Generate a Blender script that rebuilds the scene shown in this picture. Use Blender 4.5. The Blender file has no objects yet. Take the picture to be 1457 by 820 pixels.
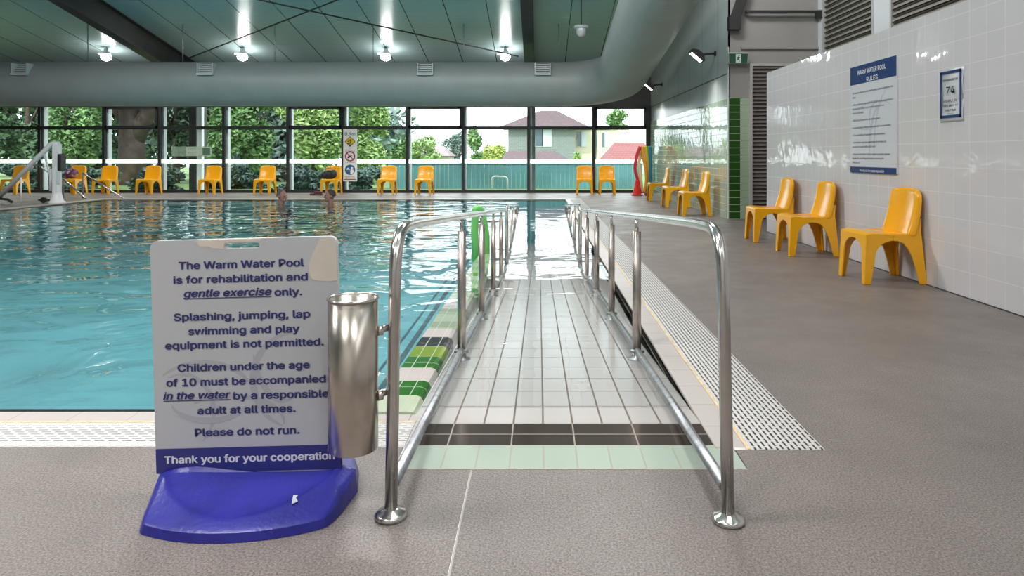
import bpy, bmesh, math, random
from mathutils import Vector, Matrix
random.seed(7)
PI = math.pi
S = bpy.context.scene
COL = S.collection

# ------------------------------------------------------------------ camera, sky, sun, lights, exposure
HC = 1.08; F = 980.0; CX = 767.0; CY = 222.0; RS = 0.0714
cd = bpy.data.cameras.new('camera'); cam = bpy.data.objects.new('camera', cd); COL.objects.link(cam)
cam.location = (0, 0, HC); cam.rotation_euler = (PI/2, 0, 0)
cd.sensor_fit = 'HORIZONTAL'; cd.sensor_width = 36.0; cd.lens = 36.0*F/1457.0
cd.shift_x = -(CX-728.5)/1457.0; cd.shift_y = -(410.0-CY)/1457.0
cd.clip_start = 0.05; cd.clip_end = 400
S.camera = cam
w = bpy.data.worlds.new('sky'); S.world = w; w.use_nodes = True
bg = w.node_tree.nodes['Background']; bg.inputs[0].default_value = (0.93, 0.97, 1.0, 1); bg.inputs[1].default_value = 2.7
def lamp(name, kind, loc, rot, energy, color=(1, 1, 1), **kw):
    ld = bpy.data.lights.new(name, kind); ld.energy = energy; ld.color = color
    for k, v in kw.items(): setattr(ld, k, v)
    o = bpy.data.objects.new(name, ld); COL.objects.link(o); o.location = loc; o.rotation_euler = rot
    return o
lamp('sun', 'SUN', (0, 0, 30), (math.radians(48), 0, math.radians(-25)), 2.2, (1, .95, .86), angle=0.02)
for i, (x, y) in enumerate([(-9, 2), (-3.2, 2), (1.6, 2.5), (-9, 9.5), (-3.2, 9.5), (1.2, 9.0), (-4, -3.5), (2.0, -3.5)]):
    lamp('hall_fill', 'AREA', (x, y, 7.4-.198*y), (0, 0, 0), 225, (1, .975, .96), shape='RECTANGLE', size=2.2, size_y=1.1)  # unseen area lights added under the roof as interior fill
S.view_settings.view_transform = 'Standard'; S.view_settings.look = 'None'
S.view_settings.exposure = 0.38; S.view_settings.gamma = 1.0; S.view_settings.use_curve_mapping = False
cy = S.cycles
cy.max_bounces = 9; cy.diffuse_bounces = 4; cy.glossy_bounces = 5; cy.transmission_bounces = 6; cy.transparent_max_bounces = 24
cy.caustics_reflective = False; cy.caustics_refractive = False; cy.sample_clamp_indirect = 4.0; cy.use_denoising = True

def X(px, d): return (px-CX)/F*d
def Z(py, d): return HC-(py-CY)/F*d
def ceil_z(y): return 7.7-.198*y
def ramp_z(y): return -RS*max(0, y-2.78)

# ------------------------------------------------------------------ materials
def new_mat(name):
    m = bpy.data.materials.new(name); m.use_nodes = True
    return m, m.node_tree, m.node_tree.nodes['Principled BSDF']
def c4(c): return (c[0], c[1], c[2], 1)
def mat(name, col, rough=.5, metal=0.0, spec=.5, noise=0.0, nscale=8.0, bump=0.0, bscale=60.0, coat=0.0):
    m, nt, p = new_mat(name)
    p.inputs['Base Color'].default_value = c4(col); p.inputs['Roughness'].default_value = rough
    p.inputs['Metallic'].default_value = metal; p.inputs['Specular IOR Level'].default_value = spec
    p.inputs['Coat Weight'].default_value = coat; p.inputs['Coat Roughness'].default_value = .05
    if noise or bump:
        tc = nt.nodes.new('ShaderNodeTexCoord')
    if noise:
        n = nt.nodes.new('ShaderNodeTexNoise'); n.inputs['Scale'].default_value = nscale; n.inputs['Detail'].default_value = 5
        nt.links.new(tc.outputs['Object'], n.inputs['Vector'])
        r = nt.nodes.new('ShaderNodeMapRange'); r.inputs[1].default_value = .3; r.inputs[2].default_value = .7
        r.inputs[3].default_value = 1-noise; r.inputs[4].default_value = 1+noise
        nt.links.new(n.outputs['Fac'], r.inputs[0])
        mx = nt.nodes.new('ShaderNodeVectorMath'); mx.operation = 'SCALE'; mx.inputs[0].default_value = col
        nt.links.new(r.outputs[0], mx.inputs['Scale']); nt.links.new(mx.outputs[0], p.inputs['Base Color'])
    if bump:
        n = nt.nodes.new('ShaderNodeTexNoise'); n.inputs['Scale'].default_value = bscale; n.inputs['Detail'].default_value = 3
        nt.links.new(tc.outputs['Object'], n.inputs['Vector'])
        b = nt.nodes.new('ShaderNodeBump'); b.inputs['Strength'].default_value = bump; b.inputs['Distance'].default_value = .01
        nt.links.new(n.outputs['Fac'], b.inputs['Height']); nt.links.new(b.outputs[0], p.inputs['Normal'])
    return m
def emis(name, col, s):
    m, nt, p = new_mat(name)
    p.inputs['Base Color'].default_value = c4(col); p.inputs['Emission Color'].default_value = c4(col); p.inputs['Emission Strength'].default_value = s
    return m
def tile(name, ax, w_, h_, c1, c2, cm, ms=.004, rough=.12, off=0.0, org=(0, 0), bump=.3, wob=0.0, wscale=3.0, spec=.5, freq=2):
    m, nt, p = new_mat(name); N = nt.nodes; L = nt.links
    g = N.new('ShaderNodeNewGeometry'); s = N.new('ShaderNodeSeparateXYZ'); L.new(g.outputs['Position'], s.inputs[0])
    cb = N.new('ShaderNodeCombineXYZ')
    for k in (0, 1):
        a = N.new('ShaderNodeMath'); a.operation = 'SUBTRACT'; a.inputs[1].default_value = org[k]
        L.new(s.outputs[ax[k]], a.inputs[0]); L.new(a.outputs[0], cb.inputs[k])
    b = N.new('ShaderNodeTexBrick'); b.offset = off; b.offset_frequency = freq; b.squash = 1
    b.inputs['Scale'].default_value = 1; b.inputs['Brick Width'].default_value = w_; b.inputs['Row Height'].default_value = h_
    b.inputs['Mortar Size'].default_value = ms; b.inputs['Mortar Smooth'].default_value = .15
    b.inputs['Color1'].default_value = c4(c1); b.inputs['Color2'].default_value = c4(c2); b.inputs['Mortar'].default_value = c4(cm)
    L.new(cb.outputs[0], b.inputs['Vector']); L.new(b.outputs['Color'], p.inputs['Base Color'])
    r = N.new('ShaderNodeMapRange'); r.inputs[3].default_value = rough; r.inputs[4].default_value = .6
    L.new(b.outputs['Fac'], r.inputs[0]); L.new(r.outputs[0], p.inputs['Roughness'])
    p.inputs['Specular IOR Level'].default_value = spec
    bp = N.new('ShaderNodeBump'); bp.invert = True; bp.inputs['Strength'].default_value = bump; bp.inputs['Distance'].default_value = .003
    L.new(b.outputs['Fac'], bp.inputs['Height']); last = bp
    if wob:
        n = N.new('ShaderNodeTexNoise'); n.inputs['Scale'].default_value = wscale; n.inputs['Detail'].default_value = 1
        L.new(g.outputs['Position'], n.inputs['Vector'])
        b2 = N.new('ShaderNodeBump'); b2.inputs['Strength'].default_value = 1; b2.inputs['Distance'].default_value = wob
        L.new(n.outputs['Fac'], b2.inputs['Height']); L.new(bp.outputs[0], b2.inputs['Normal']); last = b2
    L.new(last.outputs[0], p.inputs['Normal'])
    return m

M = {}
M['steel'] = mat('stainless_steel', (.60, .575, .545), .21, 1.0, noise=.06, nscale=14)
M['steel_brushed'] = mat('brushed_stainless', (.42, .375, .34), .32, 1.0, noise=.10, nscale=25)
M['galv'] = mat('weathered_steel', (.42, .44, .46), .42, 1.0, noise=.25, nscale=30)
M['yellow'] = mat('yellow_plastic', (.93, .44, .002), .26, spec=.5, noise=.02, nscale=4, coat=.3)
M['blue'] = mat('blue_plastic', (.022, .022, .26), .33, noise=.2, nscale=9, bump=.15, bscale=70)
M['dark'] = mat('dark_aluminium', (.018, .02, .024), .4)
M['beam'] = mat('dark_steel', (.022, .022, .022), .45, noise=.2, nscale=5)
M['pale_alu'] = mat('pale_aluminium', (.62, .66, .68), .4)
M['white'] = mat('white_paint', (.78, .80, .80), .3)
M['black'] = mat('black_rubber', (.015, .015, .016), .5)
M['duct'] = mat('duct_metal', (.31, .35, .34), .5, .1, noise=.05, nscale=2)
M['grey_wall'] = mat('grey_render', (.30, .29, .275), .7, noise=.05, nscale=1.5)
M['navy'] = mat('navy_vinyl', (.035, .04, .22), .35)
M['signblue'] = mat('sign_blue', (.006, .038, .15), .45, spec=.25)
M['board'] = mat('grey_sign_vinyl', (.57, .58, .60), .35)
M['swirl'] = mat('swirl_grey_vinyl', (.47, .48, .52), .35)
M['cream'] = mat('bare_cream_plastic', (.74, .67, .58), .5, noise=.05, nscale=12)
M['signwhite'] = mat('white_sign', (.62, .64, .68), .3)
M['swirl_blue'] = mat('pale_blue_print', (.50, .53, .60), .3)
M['whitetext'] = mat('white_print', (.85, .86, .9), .4)
M['blacktext'] = mat('black_print', (.02, .025, .04), .4)
M['red'] = mat('red_plastic', (.72, .02, .012), .35)
M['signred'] = mat('sign_red', (.35, .02, .04), .35)
M['signyellow'] = mat('sign_yellow', (.75, .52, .02), .35)
M['exitgreen'] = mat('exit_green', (.015, .075, .045), .35)
M['cover'] = mat('concrete_joint', (.42, .39, .36), .6)
M['coping'] = tile('coping_tile', 'XY', .24, .125, (.53, .49, .46), (.51, .47, .445), (.42, .38, .33), .003, .3, org=(0, 2.79))
M['coping_side'] = tile('coping_tile_side', 'YX', .24, .115, (.53, .49, .46), (.51, .47, .445), (.42, .38, .33), .003, .3, org=(2.5, .652))
M['yellowline'] = mat('stained_edge', (.70, .55, .34), .5, noise=.2, nscale=20)
M['blacktile'] = tile('black_tile', 'YZ', .115, .1, (.012, .012, .014), (.016, .016, .018), (.4, .38, .35), .003, .12, org=(2.6, -.0775))
M['blackedge'] = mat('black_edge_tile', (.012, .015, .017), .2)
M['strip_green'] = tile('pale_green_tile', 'XY', .119, .3, (.44, .52, .44), (.42, .50, .42), (.36, .34, .28), .0035, .18, org=(-.46, 2.37))
M['brown'] = tile('brown_tile', 'XY', .238, .1045, (.055, .042, .034), (.062, .048, .038), (.30, .27, .23), .003, .15, org=(-.58, 2.568))
M['ramp'] = tile('white_ramp_tile', 'XY', .119, .242, (.55, .525, .50), (.53, .51, .49), (.15, .12, .095), .0044, .2, org=(-.46, 2.777))
M['white_tile'] = tile('white_wall_tile', 'YZ', .20, .198, (.66, .645, .66), (.64, .63, .645), (.72, .71, .71), .0028, .05, bump=.22, wob=.0035, wscale=6, org=(0, -.003))
M['green_wall'] = tile('pale_green_wall_tile', 'YZ', .20, .122, (.40, .56, .42), (.46, .58, .48), (.75, .78, .74), .004, .04, bump=.4, wob=.003, wscale=6)
M['dk_green_face'] = tile('dark_green_wall_tile', 'XZ', .2, .122, (.022, .085, .008), (.018, .075, .008), (.42, .5, .38), .0045, .12, org=(3.25, 0))
M['lt_green_face'] = tile('light_green_wall_tile', 'XZ', .2, .122, (.36, .47, .33), (.34, .45, .32), (.22, .28, .2), .0035, .15, org=(3.45, 0))
for nm, c in (('cw', (.60, .54, .51)), ('cg', (.02, .14, .012)), ('cl', (.19, .30, .02)), ('ck', (.015, .018, .02)), ('cp', (.50, .58, .42)), ('cs', (.36, .46, .30))):
    M[nm] = tile('curb_tile_'+nm, 'XY', .0715, .4, c, c, (.42, .41, .36), .0024, .1, org=(-.722, 0), wob=.001, wscale=20)
M['grout'] = mat('grout', (.45, .42, .37), .7)
def grate_mat(name, ax, org, ms=.0066):
    m = tile(name, ax, .052, .0204, (.03, .03, .028), (.04, .038, .034), (.60, .59, .57), ms, .4, off=.5, org=org, bump=0, freq=2)
    nt = m.node_tree; b = [n for n in nt.nodes if n.type == 'TEX_BRICK'][0]
    for bp in [n for n in nt.nodes if n.type == 'BUMP']: bp.invert = False; bp.inputs['Strength'].default_value = .5
    return m
M['grate_r'] = grate_mat('grate_side', 'YX', (2.5, .765)); M['grate_f'] = grate_mat('grate_front', 'XY', (0, 2.556), .0082)

def deck_mat():
    m, nt, p = new_mat('speckled_deck'); N = nt.nodes; L = nt.links
    g = N.new('ShaderNodeNewGeometry')
    def noise(sc, det, rough=.6):
        n = N.new('ShaderNodeTexNoise'); n.inputs['Scale'].default_value = sc; n.inputs['Detail'].default_value = det; n.inputs['Roughness'].default_value = rough
        L.new(g.outputs['Position'], n.inputs['Vector']); return n
    a = noise(150, 2, .75); r = N.new('ShaderNodeValToRGB'); r.color_ramp.elements[0].position = .33; r.color_ramp.elements[1].position = .68
    r.color_ramp.elements[0].color = (.092, .078, .071, 1); r.color_ramp.elements[1].color = (.315, .273, .250, 1); L.new(a.outputs['Fac'], r.inputs[0])
    b = noise(1.4, 4); r2 = N.new('ShaderNodeMapRange'); r2.inputs[1].default_value = .3; r2.inputs[2].default_value = .7; r2.inputs[3].default_value = .86; r2.inputs[4].default_value = 1.1
    L.new(b.outputs['Fac'], r2.inputs[0])
    mx = N.new('ShaderNodeVectorMath'); mx.operation = 'SCALE'; L.new(r.outputs[0], mx.inputs[0]); L.new(r2.outputs[0], mx.inputs['Scale']); L.new(mx.outputs[0], p.inputs['Base Color'])
    c = noise(2.2, 3); r3 = N.new('ShaderNodeMapRange'); r3.inputs[1].default_value = .35; r3.inputs[2].default_value = .65; r3.inputs[3].default_value = .32; r3.inputs[4].default_value = .5
    L.new(c.outputs['Fac'], r3.inputs[0]); L.new(r3.outputs[0], p.inputs['Roughness'])
    bp = N.new('ShaderNodeBump'); bp.inputs['Strength'].default_value = .35; bp.inputs['Distance'].default_value = .004
    L.new(a.outputs['Fac'], bp.inputs['Height']); L.new(bp.outputs[0], p.inputs['Normal'])
    return m
M['deck'] = deck_mat()
def ceiling_mat():
    m, nt, p = new_mat('ceiling_panels'); N = nt.nodes; L = nt.links
    g = N.new('ShaderNodeNewGeometry'); s = N.new('ShaderNodeSeparateXYZ'); L.new(g.outputs['Position'], s.inputs[0])
    def mth(op, a, b):
        n = N.new('ShaderNodeMath'); n.operation = op
        for i, v in enumerate((a, b)):
            if hasattr(v, 'links'): L.new(v, n.inputs[i])
            elif v is not None: n.inputs[i].default_value = v
        return n.outputs[0]
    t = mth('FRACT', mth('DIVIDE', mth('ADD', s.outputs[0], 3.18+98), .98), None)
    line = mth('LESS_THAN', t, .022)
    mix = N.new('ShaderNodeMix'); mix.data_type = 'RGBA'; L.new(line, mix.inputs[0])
    mix.inputs[6].default_value = (.42, .56, .59, 1); mix.inputs[7].default_value = (.03, .04, .045, 1); L.new(mix.outputs[2], p.inputs['Base Color'])  # teal in the panel colour stands in for light bounced off the pool
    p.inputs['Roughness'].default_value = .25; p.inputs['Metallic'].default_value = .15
    wv = mth('SINE', mth('MULTIPLY', s.outputs[1], 2*PI/.09), None)
    bp = N.new('ShaderNodeBump'); bp.inputs['Strength'].default_value = .5; bp.inputs['Distance'].default_value = .004; L.new(wv, bp.inputs['Height']); L.new(bp.outputs[0], p.inputs['Normal'])
    return m
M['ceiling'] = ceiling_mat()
def panel_mat():
    m, nt, p = new_mat('wall_panels'); N = nt.nodes; L = nt.links
    g = N.new('ShaderNodeNewGeometry'); s = N.new('ShaderNodeSeparateXYZ'); L.new(g.outputs['Position'], s.inputs[0])
    def mth(op, a, b=None):
        n = N.new('ShaderNodeMath'); n.operation = op
        for i, v in enumerate((a, b)):
            if hasattr(v, 'links'): L.new(v, n.inputs[i])
            elif v is not None: n.inputs[i].default_value = v
        return n.outputs[0]
    t = mth('FRACT', mth('DIVIDE', mth('ADD', s.outputs[1], 100.2), 1.2))
    l1 = mth('LESS_THAN', t, .012)
    l2 = mth('LESS_THAN', mth('ABSOLUTE', mth('SUBTRACT', s.outputs[2], 2.51)), .012)
    line = mth('MAXIMUM', l1, l2)
    mix = N.new('ShaderNodeMix'); mix.data_type = 'RGBA'; L.new(line, mix.inputs[0])
    mix.inputs[6].default_value = (.50, .56, .56, 1); mix.inputs[7].default_value = (.05, .06, .06, 1); L.new(mix.outputs[2], p.inputs['Base Color'])
    p.inputs['Roughness'].default_value = .28
    return m
M['panel'] = panel_mat()
def glass_mat(name, tint, ior=1.45):
    m, nt, p = new_mat(name); N = nt.nodes; L = nt.links; N.remove(p)
    out = [n for n in N if n.type == 'OUTPUT_MATERIAL'][0]
    t = N.new('ShaderNodeBsdfTransparent'); t.inputs[0].default_value = c4(tint)
    gl = N.new('ShaderNodeBsdfGlossy'); gl.inputs['Roughness'].default_value = .01
    fr = N.new('ShaderNodeFresnel'); fr.inputs[0].default_value = ior
    g = N.new('ShaderNodeNewGeometry'); k = N.new('ShaderNodeMath'); k.operation = 'SUBTRACT'; k.inputs[0].default_value = 1; L.new(g.outputs['Backfacing'], k.inputs[1])
    k2 = N.new('ShaderNodeMath'); k2.operation = 'MULTIPLY'; L.new(fr.outputs[0], k2.inputs[0]); L.new(k.outputs[0], k2.inputs[1])
    mx = N.new('ShaderNodeMixShader'); L.new(k2.outputs[0], mx.inputs[0]); L.new(t.outputs[0], mx.inputs[1]); L.new(gl.outputs[0], mx.inputs[2]); L.new(mx.outputs[0], out.inputs[0])
    return m
M['glass'] = glass_mat('window_glass', (.93, .97, .965))
def film_mat():
    m, nt, p = new_mat('white_film'); N = nt.nodes; L = nt.links; N.remove(p)
    out = [n for n in N if n.type == 'OUTPUT_MATERIAL'][0]
    d = N.new('ShaderNodeBsdfDiffuse'); d.inputs[0].default_value = (.9, .92, .93, 1)
    t = N.new('ShaderNodeBsdfTranslucent'); t.inputs[0].default_value = (.95, .97, .98, 1)
    mx = N.new('ShaderNodeAddShader'); L.new(d.outputs[0], mx.inputs[0]); L.new(t.outputs[0], mx.inputs[1]); L.new(mx.outputs[0], out.inputs[0])
    return m
M['film'] = film_mat()
def water_mat():
    m, nt, p = new_mat('pool_water'); N = nt.nodes; L = nt.links; N.remove(p)
    out = [n for n in N if n.type == 'OUTPUT_MATERIAL'][0]
    g = N.new('ShaderNodeNewGeometry')
    mp = N.new('ShaderNodeMapping'); mp.inputs['Scale'].default_value = (.8, 1.0, 1); mp.inputs['Rotation'].default_value = (0, 0, .5); L.new(g.outputs['Position'], mp.inputs[0])
    n1 = N.new('ShaderNodeTexNoise'); n1.inputs['Scale'].default_value = 1.5; n1.inputs['Detail'].default_value = 2.5; n1.inputs['Roughness'].default_value = .45; n1.inputs['Distortion'].default_value = .6
    L.new(mp.outputs[0], n1.inputs['Vector'])
    # ripples are calmer inside the ramp channel than in the open pool
    s = N.new('ShaderNodeSeparateXYZ'); L.new(g.outputs['Position'], s.inputs[0])
    r = N.new('ShaderNodeMapRange'); r.inputs[1].default_value = -.9; r.inputs[2].default_value = -.45; r.inputs[3].default_value = 1.0; r.inputs[4].default_value = .12
    L.new(s.outputs[0], r.inputs[0])
    b = N.new('ShaderNodeBump'); b.inputs['Distance'].default_value = .06; L.new(r.outputs[0], b.inputs['Strength'])
    L.new(n1.outputs['Fac'], b.inputs['Height'])
    t = N.new('ShaderNodeBsdfTransparent'); t.inputs[0].default_value = (.985, .998, .998, 1)
    gl = N.new('ShaderNodeBsdfGlossy'); gl.inputs['Roughness'].default_value = .02; L.new(b.outputs[0], gl.inputs['Normal'])
    fr = N.new('ShaderNodeFresnel'); fr.inputs[0].default_value = 1.33; L.new(b.outputs[0], fr.inputs['Normal'])
    k = N.new('ShaderNodeMath'); k.operation = 'SUBTRACT'; k.inputs[0].default_value = 1; L.new(g.outputs['Backfacing'], k.inputs[1])
    k2 = N.new('ShaderNodeMath'); k2.operation = 'MULTIPLY'; L.new(fr.outputs[0], k2.inputs[0]); L.new(k.outputs[0], k2.inputs[1])
    mx = N.new('ShaderNodeMixShader'); L.new(k2.outputs[0], mx.inputs[0]); L.new(t.outputs[0], mx.inputs[1]); L.new(gl.outputs[0], mx.inputs[2]); L.new(mx.outputs[0], out.inputs[0])
    return m
M['water'] = water_mat()
M['pool'] = mat('turquoise_pool_lining', (.095, .32, .365), .5, noise=.12, nscale=1.2)
M['pool_line'] = mat('dark_pool_line', (.02, .07, .09), .5)
def leaf_mat(name, a, b):
    m, nt, p = new_mat(name); N = nt.nodes; L = nt.links
    g = N.new('ShaderNodeNewGeometry'); r = N.new('ShaderNodeValToRGB'); r.color_ramp.elements[0].color = c4(a); r.color_ramp.elements[1].color = c4(b)
    L.new(g.outputs['Random Per Island'], r.inputs[0]); L.new(r.outputs[0], p.inputs['Base Color']); p.inputs['Roughness'].default_value = .5
    return m
M['leaf_dark'] = leaf_mat('leaf_dark', (.03, .075, .04), (.10, .18, .075))
M['leaf_mid'] = leaf_mat('leaf_mid', (.07, .17, .06), (.24, .40, .14))
M['leaf_light'] = leaf_mat('leaf_light', (.16, .30, .08), (.45, .60, .24))
M['leaf_grey'] = leaf_mat('leaf_grey', (.10, .18, .16), (.26, .36, .30))
M['leaf_yellow'] = leaf_mat('leaf_yellow', (.28, .38, .06), (.60, .66, .22))
M['leaf_blue'] = leaf_mat('leaf_blue', (.03, .07, .06), (.08, .15, .12))
M['bark'] = mat('bark', (.085, .062, .053), .9, noise=.35, nscale=3)
M['lawn'] = mat('lawn', (.12, .20, .06), .9, noise=.3, nscale=2)
M['teal_fence'] = mat('teal_fence', (.075, .21, .235), .5, noise=.3, nscale=.6)

# ------------------------------------------------------------------ geometry helpers
class MB:
    def __init__(s): s.bm = bmesh.new(); s.mi = 0
    def _mark(s, n0):
        s.bm.faces.ensure_lookup_table()
        for f in s.bm.faces[n0:]: f.material_index = s.mi
    def box(s, x0, x1, y0, y1, z0, z1, mi=0):
        vs = [s.bm.verts.new((x, y, z)) for z in (z0, z1) for y in (y0, y1) for x in (x0, x1)]
        for q in ((0, 2, 3, 1), (4, 5, 7, 6), (0, 1, 5, 4), (2, 6, 7, 3), (0, 4, 6, 2), (1, 3, 7, 5)):
            s.bm.faces.new([vs[i] for i in q]).material_index = mi
        return s
    def quad(s, pts, mi=0):
        s.bm.faces.new([s.bm.verts.new(p) for p in pts]).material_index = mi; return s
    def tube(s, pts, r, seg=14, cap=True, sy=1.0):
        pts = [Vector(p) for p in pts]; n = len(pts); rs = r if isinstance(r, (list, tuple)) else [r]*n
        t0 = (pts[1]-pts[0]).normalized(); up = Vector((0, 0, 1)) if abs(t0.z) < .9 else Vector((1, 0, 0))
        u = t0.cross(up).normalized(); rings = []
        for i in range(n):
            t = (pts[min(i+1, n-1)]-pts[max(i-1, 0)]).normalized()
            u = (u-t*u.dot(t)).normalized(); v = t.cross(u)
            rings.append([s.bm.verts.new(pts[i]+u*(rs[i]*math.cos(2*PI*k/seg))+v*(rs[i]*sy*math.sin(2*PI*k/seg))) for k in range(seg)])
        for a, b in zip(rings, rings[1:]):
            for k in range(seg):
                f = s.bm.faces.new((a[k], a[(k+1) % seg], b[(k+1) % seg], b[k])); f.smooth = True
        if cap:
            s.bm.faces.new(rings[0][::-1]); s.bm.faces.new(rings[-1])
        return s
    def lathe(s, prof, c=(0, 0, 0), seg=28, close=False):
        c = Vector(c); rings = []
        for (r, z) in prof:
            rings.append([s.bm.verts.new(c+Vector((max(r, 1e-4)*math.cos(2*PI*k/seg), max(r, 1e-4)*math.sin(2*PI*k/seg), z))) for k in range(seg)])
        for a, b in zip(rings, rings[1:]):
            for k in range(seg):
                s.bm.faces.new((a[k], a[(k+1) % seg], b[(k+1) % seg], b[k])).smooth = True
        return s
    def prism(s, poly, y0, y1, holes=(), plane='XZ'):
        """flat outline in the XZ (or YZ / XY) plane extruded along the third axis"""
        def P(a, b, c): return {'XZ': (a, c, b), 'YZ': (c, a, b), 'XY': (a, b, c)}[plane]
        vs, es = [], []
        for loop in (poly,)+tuple(holes):
            l = [s.bm.verts.new(P(a, b, y0)) for a, b in loop]
            es += [s.bm.edges.new((l[i], l[(i+1) % len(l)])) for i in range(len(l))]; vs += l
        r = bmesh.ops.triangle_fill(s.bm, edges=es, use_beauty=True)
        fs = [f for f in r['geom'] if isinstance(f, bmesh.types.BMFace)]
        e = bmesh.ops.extrude_face_region(s.bm, geom=fs)
        d = Vector(P(0, 0, y1-y0))
        for v in [v for v in e['geom'] if isinstance(v, bmesh.types.BMVert)]: v.co += d
        return s
    def ell(s, c, r, rot=None, seg=16):
        m = Matrix.Translation(c)
        if rot is not None: m = m @ rot
        m = m @ Matrix.Diagonal((*r, 1)) if hasattr(r, '__len__') else m @ Matrix.Scale(r, 4)
        o = bmesh.ops.create_uvsphere(s.bm, u_segments=seg, v_segments=max(8, seg//2), radius=1, matrix=m)
        for v in o['verts']:
            for f in v.link_faces: f.smooth = True
        return s
    def cap(s, a, b, ra, rb, seg=10):
        a = Vector(a); b = Vector(b); s.tube([a, b], [ra, rb], seg); s.ell(a, ra, seg=seg); s.ell(b, rb, seg=seg); return s
    def build(s, name, m, parent=None, bevel=0, subsurf=0, smooth=False, loc=None, fixn=True):
        if fixn: bmesh.ops.recalc_face_normals(s.bm, faces=s.bm.faces)
        me = bpy.data.meshes.new(name); s.bm.to_mesh(me); s.bm.free()
        for mm in (m if isinstance(m, (list, tuple)) else [m]): me.materials.append(mm)
        o = bpy.data.objects.new(name, me); COL.objects.link(o)
        if parent: o.parent = parent
        if loc: o.location = loc
        if smooth:
            for p in me.polygons: p.use_smooth = True
        if bevel:
            b = o.modifiers.new('bevel', 'BEVEL'); b.width = bevel; b.segments = 2; b.limit_method = 'ANGLE'; b.angle_limit = .6
        if subsurf:
            b = o.modifiers.new('sub', 'SUBSURF'); b.levels = subsurf; b.render_levels = subsurf
        return o
def bake(o):
    dg = bpy.context.evaluated_depsgraph_get(); me = bpy.data.meshes.new_from_object(o.evaluated_get(dg)); o.modifiers.clear(); o.data = me
def tag(o, label, cat, group=None, kind=None):
    if label: o['label'] = label
    if cat: o['category'] = cat
    if group: o['group'] = group
    if kind: o['kind'] = kind
    return o
def empty(name, loc, label, cat, group=None, rz=0):
    o = bpy.data.objects.new(name, None); COL.objects.link(o); o.location = loc; o.rotation_euler = (0, 0, rz); o.empty_display_size = .1
    return tag(o, label, cat, group)
def struct(o, label=None): o['kind'] = 'structure'; tag(o, label, None); return o
def copy_tree(o, parent=None):
    c = o.copy(); COL.objects.link(c); c.parent = parent
    for ch in list(o.children): copy_tree(ch, c)
    return c
def smoothpath(pts, n=8, r=.1):
    """polyline with rounded corners"""
    pts = [Vector(p) for p in pts]; out = [pts[0]]
    for a, b, c in zip(pts, pts[1:], pts[2:]):
        d1 = (a-b); d2 = (c-b); k = min(r, d1.length*.49, d2.length*.49); p = b+d1.normalized()*k; q = b+d2.normalized()*k
        for i in range(n+1):
            t = i/n; out.append(p*(1-t)**2+b*2*t*(1-t)+q*t*t)
    out.append(pts[-1]); return out
try:
    FONT = bpy.data.fonts.load(bpy.utils.system_resource('DATAFILES', path='fonts')+'/Inter.woff2')
except Exception:
    FONT = None
def add_text(mb, s_, x0, x1, z, y=0.0, hgt=None, shear=0.0, bold=.012, depth=.0008, align='C'):
    """text in the local XZ plane facing -Y, fitted to the width x0..x1, vertical centre of the x-height zone at z"""
    cu = bpy.data.curves.new('lettering', 'FONT'); cu.body = s_; cu.size = 1
    if FONT: cu.font = FONT
    cu.offset = 0; cu.shear = shear; cu.extrude = 0; cu.resolution_u = 4
    o = bpy.data.objects.new('lettering', cu); COL.objects.link(o)
    dg = bpy.context.evaluated_depsgraph_get(); dg.update(); me = bpy.data.meshes.new_from_object(o.evaluated_get(dg))
    bpy.data.objects.remove(o); bpy.data.curves.remove(cu)
    xs = [v.co.x for v in me.vertices]
    if not xs: return
    a, b = min(xs), max(xs)
    if x1 is None: k = hgt; kx = hgt; x1 = x0+(b-a)*kx
    else:
        kx = (x1-x0)/(b-a); k = hgt if hgt else kx
    for q, (dx, dz) in enumerate(((0, 0), (-bold, 0), (bold, 0), (0, bold*.7), (0, -bold*.7)) if bold else ((0, 0),)):
        n0 = len(mb.bm.verts); mb.bm.from_mesh(me); mb.bm.verts.ensure_lookup_table()
        for v in mb.bm.verts[n0:]:
            v.co = Vector((x0+(v.co.x-a+dx)*kx, y-.00008*q, z+(v.co.y-.27+dz)*k))
    bpy.data.meshes.remove(me)
    return x1
def ring_poly(cx_, cz, r, n=32, a0=0, a1=2*PI): return [(cx_+r*math.cos(a0+(a1-a0)*i/n), cz+r*math.sin(a0+(a1-a0)*i/n)) for i in range(n)]
def rrect(x0, x1, z0, z1, r, n=5):
    out = []
    for (cx_, cz, a) in ((x1-r, z1-r, 0), (x0+r, z1-r, PI/2), (x0+r, z0+r, PI), (x1-r, z0+r, 1.5*PI)):
        out += [(cx_+r*math.cos(a+PI/2*i/n), cz+r*math.sin(a+PI/2*i/n)) for i in range(n+1)]
    return out
def band(mb, pts, wd, y0, y1):
    """flat ribbon along a polyline in XZ"""
    L_ = []; R_ = []
    for i, (x, z) in enumerate(pts):
        a = pts[max(0, i-1)]; b = pts[min(len(pts)-1, i+1)]; dx, dz = b[0]-a[0], b[1]-a[1]; l = math.hypot(dx, dz) or 1
        ww = wd[i] if isinstance(wd, list) else wd
        L_.append((x-dz/l*ww/2, z+dx/l*ww/2)); R_.append((x+dz/l*ww/2, z-dx/l*ww/2))
    for i in range(len(pts)-1):
        mb.quad([(p[0], y0, p[1]) for p in (L_[i], R_[i], R_[i+1], L_[i+1])])

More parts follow.
